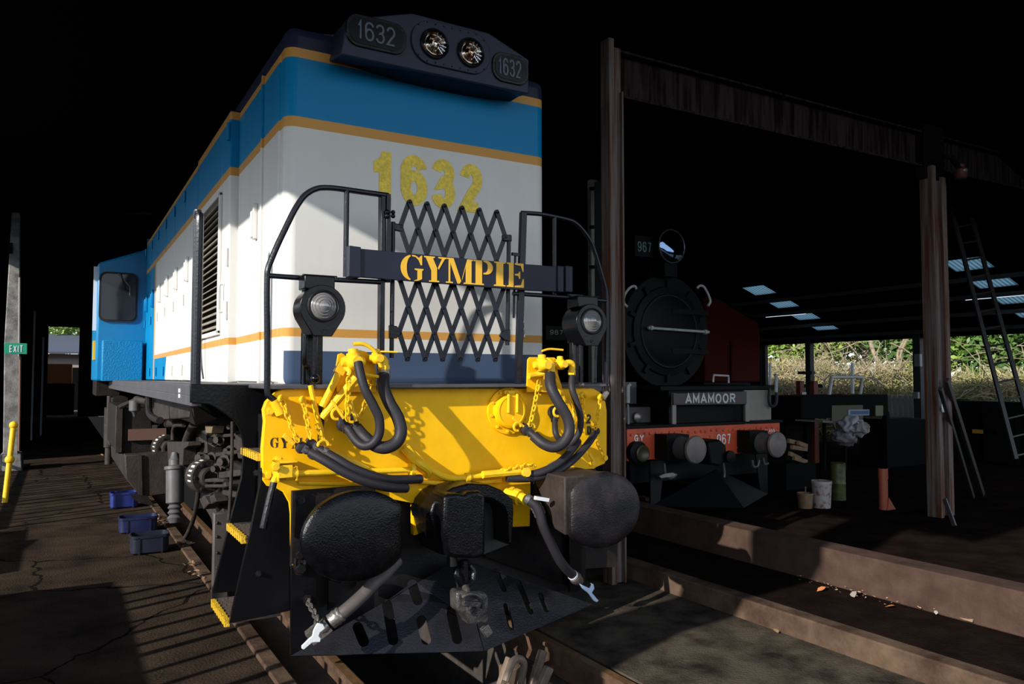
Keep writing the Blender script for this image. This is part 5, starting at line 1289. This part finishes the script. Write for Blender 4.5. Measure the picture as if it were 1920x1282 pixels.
b, c, r, h = bucket(1510, 952, 922, 30, mat('rusty tan pail', (.22, .13, .07), .7, var=.5, scale=12), 'small rusty tan bucket left of the white bucket', False)
MB().tube([c+V((0, 0, h*.3)), c+V((.01, 0, h*1.4))], .008, 6).build('stirring_stick', wood, b)
dr = root('oil_drum', P(1569, 935, z=.13), 'tall green and yellow drum behind the white bucket', 'drum')
c = P(1572, 937, z=.13); MB().lathe(c, (0, 0, 1), [(0, .085), (.005, .09), (.2, .09), (.21, .094), (.22, .09), (.46, .09), (.47, .08)], 24).build('barrel', mat('olive drum', (.09, .11, .02), .5, col2=(.02, .02, .01), scale=9), dr)
og = root('orange_pipe', P(1655, 955, z=.13), 'upright orange-red pipe standing on the dark floor', 'pipe')
A = P(1657, 955, z=.13); B = V((A.x, A.y, P(1653, 878, y=A.y).z))
MB().tube([A, B], .05, 16).lathe(B+V((0,0,-.12)), (0,0,1), [(0,.055),(.12,.055)], 16).build('shaft', mat('orange red plastic', (.33, .075, .035), .5), og)
MB().prism([A+V((-.02,-.06,0)), A+V((.14,-.06,0)), A+V((.02,-.06,.14))], (0, .04, 0)).build('foot', MATS['orange red plastic'], og)
YB = 3.6
def P4(pts, y=YB): return PY(pts, y)
wb = root('workbench', (P(1590,750,y=YB).x, YB, .13), 'dark metal workbench with a blue and white sign, under the annex roof', 'workbench')
a = P(1502, 742, y=YB); b = P(1665, 742, y=YB)
MB().box(a.x, b.x, YB, YB+.6, a.z-.35, a.z).build('cabinet', dark, wb, bevel=.01)
MB().prism(P4([(1560,760),(1618,759),(1618,790),(1560,790)], YB-.012), (0, .012, 0)).build('panel', mat('dim khaki panel', (.06, .055, .035), .6), wb)
MB().prism(P4([(1642,760),(1656,760),(1656,779),(1642,779)], YB-.02), (0, .02, 0)).build('olive_can', mat('dim olive tin', (.10, .11, .05), .5), wb)
sgn = MB().prism(P4([(1591,768),(1630,767.5),(1630,778.5),(1591,779)], YB-.02), (0, .006, 0)).build('blue_sign', mat('pale blue sign', (.20, .32, .45), .5), wb)
MB().prism(P4([(1595,770),(1629,769.5),(1629,776.5),(1595,777)], YB-.024), (0, .003, 0)).build('sign_field', mat('sign blue', (.03, .07, .20), .5), sgn)
for u in (1506, 1655):
    c = P(u, 790, y=YB+.3); MB().box(c.x-.04, c.x+.04, YB+.2, YB+.28, .13, a.z-.3).build('leg', dark, wb)
tbx = P4([(1588,740),(1588,737),(1590,738),(1612,738.5),(1636,741),(1636,754),(1588,754)], YB+.1)
o = MB().prism(P4([(1588.5,738.5),(1634,742),(1635,743),(1635,756),(1588,756)], YB+.1), (0, .25, 0)).build('toolbox', mat('orange toolbox', (.20, .07, .02), .5), None, bevel=.01); tag(o, 'orange-brown toolbox on top of the workbench', 'toolbox')
o = MB().tube(smooth(P4([(1564,757),(1565,745),(1569,742),(1579,742),(1581,746),(1581,757)], YB+.2), 4), .02, 8).build('pipe_handle', dark, None); tag(o, 'dark looped handle standing on the workbench left of the toolbox', 'handle')
fr_ = MB().tube(P4([(1553,752),(1559.5,706.5),(1617,706.5),(1611,752)], YB+.4), .032, 10).build('tube_frame', mat('white tube frame', (.55, .57, .58), .4), None); tag(fr_, 'white tubular frame rising behind the workbench', 'frame')
o = MB().tube([P(1598.5, 745, x=14.2), P(1598.5, 680, x=14.2)], .04, 8).build('marker_pole', mat('pale pole', (.5, .5, .46), .5), None); tag(o, 'pale upright pole beyond the white tubular frame', 'pole')
o = MB().tube([P(1443.5, 740, x=14.2), P(1443.5, 680, x=14.2)], .035, 8).build('marker_pole', MATS['pale pole'], None); tag(o, 'pale fence pole beside the black locomotive', 'pole')
for i, (u0, u1, lab) in enumerate(((1500.5, 1508, 'left red jack stand before the dark bay post'), (1526, 1534, 'right red jack stand before the dark bay post'))):
    y = 5.; a = P(u0, 714, y=y); b = P(u1, 714, y=y)
    o = MB().box(a.x, b.x, y, y+.1, .13, a.z).build('jack_stand', mat('dark red jack paint', (.13, .03, .02), .6), None, bevel=.01); tag(o, lab, 'jack stand')
    MB().box(b.x, b.x+.12, y, y+.08, a.z-.12, a.z-.06).build('arm', dark, o)
    if i == 0: MB().prism(PY([(1504,735),(1512,735),(1512,753),(1504,753)], y-.02), (0, .01, 0)).build('label', mat('bluish tag', (.45, .48, .6), .6), o)
o = MB().tube([V((P(1514.5, 830, y=4.4).x, 4.4, .13)), P(1514.5, 755, y=4.4)], .018, 8).build('upright_tube', mat('blue grey tube', (.25, .30, .38), .4), None); tag(o, 'thin blue-grey upright tube left of the workbench', 'tube')
cbx = root('machine_cabinet', (P(1485,780,y=4.2).x, 4.2, .13), 'black machine cabinet between the black locomotive and the jack stands', 'cabinet')
a = P(1471, 752, y=4.2); b = P(1500, 742, y=4.2)
MB().box(a.x, b.x+.2, 4.2, 4.7, .13, a.z).build('body', dark, cbx, bevel=.01); MB().box(a.x+.15, b.x+.1, 4.25, 4.6, a.z, P(1490,745,y=4.2).z).build('lid', dark, cbx, bevel=.01)
def blob(name, c, rx, ry, rz, m, lab, cat, seed=1):
    rnd = random.Random(seed); bm = bmesh.new(); bmesh.ops.create_icosphere(bm, subdivisions=4, radius=1)
    from mathutils import noise
    for v in bm.verts:
        k = 1+.35*noise.noise(v.co*2.2+V((seed, 0, 0)))+.18*noise.noise(v.co*5+V((seed, 3, 0)))
        v.co = V((v.co.x*rx*k, v.co.y*ry*k, v.co.z*rz*k))
    me = bpy.data.meshes.new(name); bm.to_mesh(me); bm.free(); me.shade_smooth(); me.materials.append(m)
    o = bpy.data.objects.new(name, me); COL.objects.link(o); o.location = c; tag(o, lab, cat); return o
shl = MB().prism(P4([(1543,788.5),(1588,790),(1588,793),(1543,792)], 3.2), (0, .5, 0)).build('shelf', mat('pale shelf board', (.16, .16, .16), .6), None); tag(shl, 'narrow pale shelf under the workbench, beside the white bag', 'shelf')
for u in (1546, 1585): MB().prism(P4([(u,792),(u+3,792),(u+3,880),(u,880)], 3.25), (0, .04, 0)).build('leg', dark, shl)
bgm = mat('crumpled white plastic', (.34, .35, .40), .5, bump=1., bscale=14)
blob('rubbish_bag', P(1596, 800, y=3.0), .17, .15, .16, bgm, 'crumpled white bag hanging at the workbench', 'bag', 3)
blob('rag', P(1611, 803, y=2.9), .16, .12, .12, mat('stained pale rag', (.30, .28, .30), .8, col2=(.12, .10, .11), scale=9), 'stained pale rag lying against the white bag', 'rag', 8)
blob('cloth_sack', P(1583, 820, y=3.1), .22, .15, .12, mat('grey mauve sack', (.13, .12, .14), .8), 'grey cloth sack below the white bag', 'sack', 5)
# scrap timber pieces behind the buffer
sc = [(1478,826,1500,832),(1484,838,1512,842),(1480,850,1500,860),(1496,830,1512,836),(1488,858,1512,866)]
for i, (u0, v0, u1, v1) in enumerate(sc):
    o = MB().bar(P(u0, v0, y=2.9), P(u1, v1, y=3.05), .06, .04).build('timber_offcut', mat('tan timber offcut', (.26, .16, .09), .7, var=.4, scale=8), None, bevel=.004)
    tag(o, 'tan timber offcut in the pile right of the black locomotive', 'offcut', 'timber offcuts in the pile')
o = MB().prism(PY([(1474,868),(1530,868),(1530,925),(1474,925)], 2.95), (0, .6, 0)).build('timber_crate', dark, None); tag(o, 'dark crate under the pile of timber offcuts', 'crate')
# ladder and leaning planks
lad = root('ladder', (P(1880,700,y=1.6).x, 1.6, .13), 'long dark ladder leaning up to the roof at right', 'ladder')
A0, A1 = P(1905, 860, y=1.2), P(1782, 385, y=1.9); B0, B1 = P(1945, 850, y=1.2), P(1814, 380, y=1.9)
ldm = mat('dark ladder metal', (.022, .022, .024), .5, .3)
for (a, b) in ((A0, A1), (B0, B1)): MB().bar(a, b, .06, .03, (-.3, -1, 0)).build('rail', ldm, lad)
for k in range(15):
    t = k/14.*.97+.01; MB().cyl(A0.lerp(A1, t), B0.lerp(B1, t), .014, 8).build('rung', ldm, lad)
for (p0, p1, y, w, lab) in (((1843, 930), (1775, 712), .55, .06, 'dark plank leaning on the right-hand post, outer one'), ((1824, 935), (1763, 728), .45, .045, 'dark plank leaning on the right-hand post, inner one'), ((1790, 990), (1771, 935), .4, .03, 'short bright-edged strut at the foot of the right-hand post')):
    o = MB().bar(P(*p0, z=.13)+V((0, 0, .02)), P(*p1, y=y), w, .04).build('leaning_plank', mat('dim plank', (.03, .028, .028), .5), None, bevel=.004); tag(o, lab, 'plank')
ya, yb2 = sorted((P(1786, 760, x=12.6).y, P(1975, 760, x=12.6).y))
lw = MB().box(12.5, 12.9, ya, yb2, .13, P(1850, 752, x=12.6).z).box(12.4, 12.6, ya+.5, ya+1.1, .13, 1.05).build('scrap_stack', dark, None, bevel=.02); tag(lw, 'black scrap stack along the open bay behind the ladder', 'scrap stack')
cl_ = MB().prism(P4([(1660,786),(1700,782),(1745,786),(1745,900),(1660,900)], 3.9), (0, .5, 0)).build('dark_crate', dark, None, bevel=.02); tag(cl_, 'black crate between the workbench and the rusty right-hand post', 'crate')
yb_ = MB().box(12.40, 12.48, P(1868,810,x=12.4).y, P(1823,810,x=12.4).y, P(1845,813,x=12.4).z, P(1845,806,x=12.4).z).build('yellow_beam', mat('dim yellow', (.35, .22, .02), .6), None); tag(yb_, 'dull yellow bar on the black scrap stack at right', 'bar')
pl3 = root('pallet_fence', (13.6, 6, 0), 'low grey paling of short slats beyond the workbench', 'fence')
for i in range(8):
    y = P(1648+i*10, 755, x=13.8).y
    MB().box(13.8, 13.84, y-.05, y+.05, .3, P(1650,741,x=13.8).z).build('slat', mat('grey slat', (.30, .28, .24), .7), pl3)
MB().box(13.84, 13.88, 4.6, 6.7, P(1650,752,x=13.8).z, P(1650,745,x=13.8).z).build('top_rail', dark, pl3)

# ---------------- beyond the open side
S_('floor', MB().box(14, 60, -30, 60, -.3, -.05), mat('outside earth', (.16, .13, .07), .9, var=.5), 'earth and scrub beyond the shed', 'ground', smooth_=False)
S_('floor', MB().box(-60, -14, -40, 60, -.3, -.02), mat('yard gravel', (.16, .14, .12), .9, var=.3), 'gravel yard outside the shed on the left', 'ground', smooth_=False)
S_('floor', MB().box(-14, 60, -40, -16, -.3, -.01), MATS['yard gravel'], 'gravel yard in front of the shed', 'ground', smooth_=False)
S_('floor', MB().box(-14, 14, 40, 60, -.3, -.01), MATS['yard gravel'], 'gravel yard behind the shed', 'ground', smooth_=False)
def leaves(name, cx, cy, cz, rx, ry, rz, n, s, m, lab, cat, trunk=True, seed=0, shell=.5):
    rnd = random.Random(seed); mb = MB()
    for i in range(n):
        while True:
            q = V((rnd.uniform(-1, 1), rnd.uniform(-1, 1), rnd.uniform(-1, 1)))
            if shell < q.length < 1: break
        if rnd.random() < .25: q *= .6
        c = V((cx+q.x*rx, cy+q.y*ry, cz+q.z*rz)); a = V((rnd.gauss(0, 1), rnd.gauss(0, 1), rnd.gauss(0, .6))).normalized(); b = a.orthogonal().normalized()
        b = Matrix.Rotation(rnd.uniform(0, 6.28), 3, a) @ b; t = s*rnd.uniform(.6, 1.3)
        mb.add([c-a*t, c+b*t*.45, c+a*t, c-b*t*.45], [(0, 1, 2, 3)])
    t = root(name, (cx, cy, 0), lab, cat)
    mb.build('foliage', m, t, smooth_=False, recalc=False)
    if trunk: MB().tube(smooth([(cx, cy, -.1), (cx+.1, cy+.1, cz*.5), (cx-.1, cy, cz)], 4), .12, 8).build('trunk', trunkm, t)
    return t
def yat(u, x): return P(u, 680, x=x).y
leaves('bush', 18, yat(1470, 18), 3.1, 1.0, 1.6, 1.15, 2600, .10, foliage_a, 'bright green bush beyond the bay, left of the first dark post', 'bush', seed=1)
leaves('bush', 18.4, yat(1548, 18.4), 3.3, 1.0, 1.2, 1.1, 1700, .10, foliage_a, 'yellow-green bush right of the first dark post', 'bush', seed=2)
leaves('tree', 20, yat(1625, 20), 4.6, 1.5, 1.7, 1.9, 2200, .11, foliage_a, 'light green tree above the tangle of bare branches', 'tree', seed=3)
leaves('tree', 22, yat(1560, 22), 3.7, 1.0, 2.8, 1.9, 5200, .13, foliage_a, 'pale leafy tree far behind the bare branches, left of centre', 'tree', seed=41)
leaves('tree', 23, yat(1650, 23), 4.4, 1.0, 2.8, 2.0, 3200, .13, foliage_b, 'dim tree far behind the bare branches, right of centre', 'tree', seed=42)
leaves('tree', 19, yat(1690, 19), 3.3, 1.2, 1.1, 1.5, 2600, .11, foliage_b, 'dark green tree beyond the middle of the open bay', 'tree', seed=4)
leaves('tree', 19, yat(1740, 19), 3.0, 1.2, 1.1, 1.4, 1900, .11, foliage_b, 'dark green tree behind the rusty right-hand post', 'tree', seed=5)
leaves('tree', 18.4, yat(1815, 18.4), 3.0, 1.2, 1.3, 1.3, 2300, .11, foliage_a, 'green leafy tree just right of the rusty right-hand post', 'tree', seed=6)
leaves('tree', 18.4, yat(1880, 18.4), 2.8, 1.2, 1.2, 1.5, 2600, .11, foliage_b, 'dark green tree at the right edge, seen past the ladder', 'tree', seed=7)
leaves('tree', 18.8, yat(1940, 18.8), 2.8, 1.2, 1.2, 1.6, 1800, .11, foliage_b, 'dark green tree cut by the right edge of the picture', 'tree', seed=8)
def grass(name, u0, u1, x, z0, z1, n, m, lab, seed, h=.5, lean=.5):
    rnd = random.Random(seed); y0, y1 = sorted((yat(u0, x), yat(u1, x))); mb = MB()
    for i in range(n):
        c = V((x+rnd.uniform(-.6, .6), rnd.uniform(y0, y1), rnd.uniform(z0, z1))); d = V((rnd.gauss(0, .3), rnd.gauss(0, lean), rnd.uniform(-.3, 1))).normalized()
        L = h*rnd.uniform(.4, 1.2); w = V((d.y, -d.x, 0)); w = (w.normalized() if w.length > .01 else V((1, 0, 0))); w = Matrix.Rotation(rnd.uniform(0, 3), 3, d) @ w
        m1 = c+d*L*.55+V((0, rnd.uniform(-.1, .1)*L, -.05*L)); e = c+d*L+V((0, rnd.uniform(-.25, .25)*L, -.2*L)); k = rnd.uniform(.005, .011)
        mb.add([c-w*k, c+w*k, m1+w*k, e, m1-w*k], [(0, 1, 2, 4), (4, 2, 3)])
    o = mb.build(name, m, None, smooth_=False, recalc=False); tag(o, lab, 'vegetation', None, 'stuff'); return o
dryg = mat('dry scrub', (.55, .44, .27), .85, col2=(.28, .26, .10), scale=1.3)
grass('dry_scrub', 1430, 1540, 16.2, .2, 2.1, 5200, dryg, 'dry scrub mass beyond the bay at left', 11)
grass('green_undergrowth', 1430, 1500, 15.8, .0, .9, 1500, mat('fresh green blades', (.16, .26, .05), .7), 'green undergrowth at the foot of the dry scrub', 12)
grass('dry_scrub', 1540, 1735, 16.4, .2, 1.9, 9000, grassm, 'olive and straw scrub mass behind the workbench', 13)
grass('dry_scrub', 1785, 1960, 16.0, .1, 1.7, 6000, grassm, 'olive scrub mass beyond the bay at right', 14)
# backing bank of scrub so that little sky shows low down
bk = MB().box(17.2, 17.6, -6, 14, -.1, 1.7).build('earth_bank', mat('bank earth', (.10, .085, .045), .9, col2=(.03, .035, .015), scale=3, bump=1.), None, smooth_=False); tag(bk, 'shadowy earth bank behind the scrub', 'bank')
rnd = random.Random(5)
def branchy(name, u0, u1, x, z0, z1, n, lab, seed, m=trunkm, r=.02):
    rnd = random.Random(seed); y0, y1 = sorted((yat(u0, x), yat(u1, x))); mb = MB()
    for i in range(n):
        p = V((x+rnd.uniform(-.5, .4), rnd.uniform(y0, y1), rnd.uniform(z0, z1))); d = V((rnd.gauss(0, .2), rnd.gauss(0, 1), rnd.gauss(0, .6))).normalized(); L = rnd.uniform(.6, 2.0)
        pts = [p]
        for k in range(4):
            d = (d+V((rnd.gauss(0, .15), rnd.gauss(0, .2), rnd.gauss(0, .2)-.05))).normalized(); pts.append(pts[-1]+d*L/4)
        rr = r*rnd.uniform(.3, 1.1)
        mb.tube(pts, rr, 5, radii=[rr, rr*.85, rr*.7, rr*.5, rr*.3])
    o = mb.build(name, m, None); tag(o, lab, 'branches', None, 'stuff'); return o
branchy('bare_branches', 1530, 1680, 15.4, 1.3, 3.0, 120, 'tangle of bare pale branches above the scrub', 21, r=.015)
branchy('bare_branches', 1800, 1960, 15.4, .9, 2.4, 45, 'bare pale branches in the scrub at right', 22, r=.014)
branchy('bare_branches', 1440, 1530, 15.6, .9, 1.9, 40, 'thin dry stalks in the scrub at left', 23, r=.010)
for (pts, r, lab) in (([(1712,760),(1700,720),(1690,690),(1683,665),(1694,640),(1700,625)], .035, 'bare pale trunk left of the dark bay post'), ([(1672,755),(1668,720),(1655,690),(1640,665),(1632,640),(1628,620)], .055, 'leaning grey trunk rising through the tangle'), ([(1692,750),(1690,700),(1690,660),(1705,630)], .035, 'thin straight pale trunk before the dark green tree')):
    o = MB().tube(smooth([P(u, v, x=16.6) for u, v in pts], 4), r, 8).build('bare_trunk', trunkm, None); tag(o, lab, 'trunk')
# mesh fence
wf = MB()
for y in [(-3+k*2.4) for k in range(7)]: pass
# left far scene seen through the end doorway
leaves('tree', -2.2, 47, 4.6, 2.2, 2.0, 1.8, 1500, .22, foliage_a, 'sunlit tree seen through the far doorway at left', 'tree', seed=31)
fb = root('far_shed', (-4.4, 43, 0), 'low far shed seen through the doorway at left', 'shed')
MB().box(-4, .2, 42, 45, 0, 2.9).build('wall', mat('far wall cream', (.45, .38, .33), .7), fb)
MB().add([V((-4.3, 41.5, 3.0)), V((.5, 41.5, 3.0)), V((.5, 45.5, 4.1)), V((-4.3, 45.5, 4.1)), V((-4.3, 41.5, 2.9)), V((.5, 41.5, 2.9)), V((.5, 45.5, 4.0)), V((-4.3, 45.5, 4.0))], [(0,1,2,3),(4,7,6,5),(0,4,5,1),(1,5,6,2),(2,6,7,3),(3,7,4,0)]).build('roof', mat('far roof', (.10, .11, .14), .6), fb)
MB().box(-3, -2.3, 41.9, 42, 0, 2.2).box(-1.7, -1.0, 41.9, 42, 0, 2.2).build('doorway', dark, fb)
c = P(112, 692, y=36)
o = MB().box(c.x-.5, c.x+.5, 36, 36.5, 1.4, 2.3).build('crate', mat('far orange', (.5, .13, .03), .5), None, bevel=.03); tag(o, 'small orange box far off in the doorway at left', 'box')
o = MB().box(c.x-.6, c.x+.6, 36, 36.6, 0, 1.4).build('trolley', dark, None); tag(o, 'dark trolley carrying the far orange box', 'trolley')

# ================================================================== LIGHT, WORLD, CAMERA
az, el = math.radians(69), math.radians(22.06)
sd = V((math.sin(az)*math.cos(el), math.cos(az)*math.cos(el), -math.sin(el)))
L = bpy.data.lights.new('sun', 'SUN'); L.energy = 6.1; L.angle = math.radians(.53); L.color = (1.0, .955, .88)
lo = bpy.data.objects.new('sun', L); COL.objects.link(lo); lo.rotation_euler = sd.to_track_quat('-Z', 'Y').to_euler(); lo.location = (-20, -8, 12)
w = bpy.data.worlds.new('sky'); S.world = w; w.use_nodes = True; nt = w.node_tree; bg_ = nt.nodes['Background']
tc = nt.nodes.new('ShaderNodeTexCoord'); sp_ = nt.nodes.new('ShaderNodeSeparateXYZ'); nt.links.new(tc.outputs['Generated'], sp_.inputs[0])
cr = nt.nodes.new('ShaderNodeValToRGB'); nt.links.new(sp_.outputs['Z'], cr.inputs[0])
e = cr.color_ramp.elements; e[0].position = 0; e[0].color = (.01, .01, .01, 1); e[1].position = 1; e[1].color = (.05, .09, .20, 1)
q = cr.color_ramp.elements.new(.001); q.color = (.84, .92, 1.0, 1)
q = cr.color_ramp.elements.new(.30); q.color = (.80, .90, 1.0, 1)
q = cr.color_ramp.elements.new(.50); q.color = (.14, .20, .34, 1)
nt.links.new(cr.outputs[0], bg_.inputs['Color']); bg_.inputs['Strength'].default_value = 1.95

cam = bpy.data.cameras.new('camera'); cam.sensor_width = 36; cam.lens = CF/1920*36; cam.clip_start = .05; cam.clip_end = 500
co = bpy.data.objects.new('camera', cam); COL.objects.link(co)
co.matrix_world = Matrix(((RT.x, UP.x, -FW.x, CP.x), (RT.y, UP.y, -FW.y, CP.y), (RT.z, UP.z, -FW.z, CP.z), (0, 0, 0, 1)))
S.camera = co
S.view_settings.view_transform = 'Standard'; S.view_settings.look = 'None'; S.view_settings.gamma = 1; S.view_settings.use_curve_mapping = False
S.view_settings.exposure = 0
S.cycles.max_bounces = 6; S.cycles.use_denoising = True; S.cycles.caustics_reflective = False; S.cycles.caustics_refractive = False
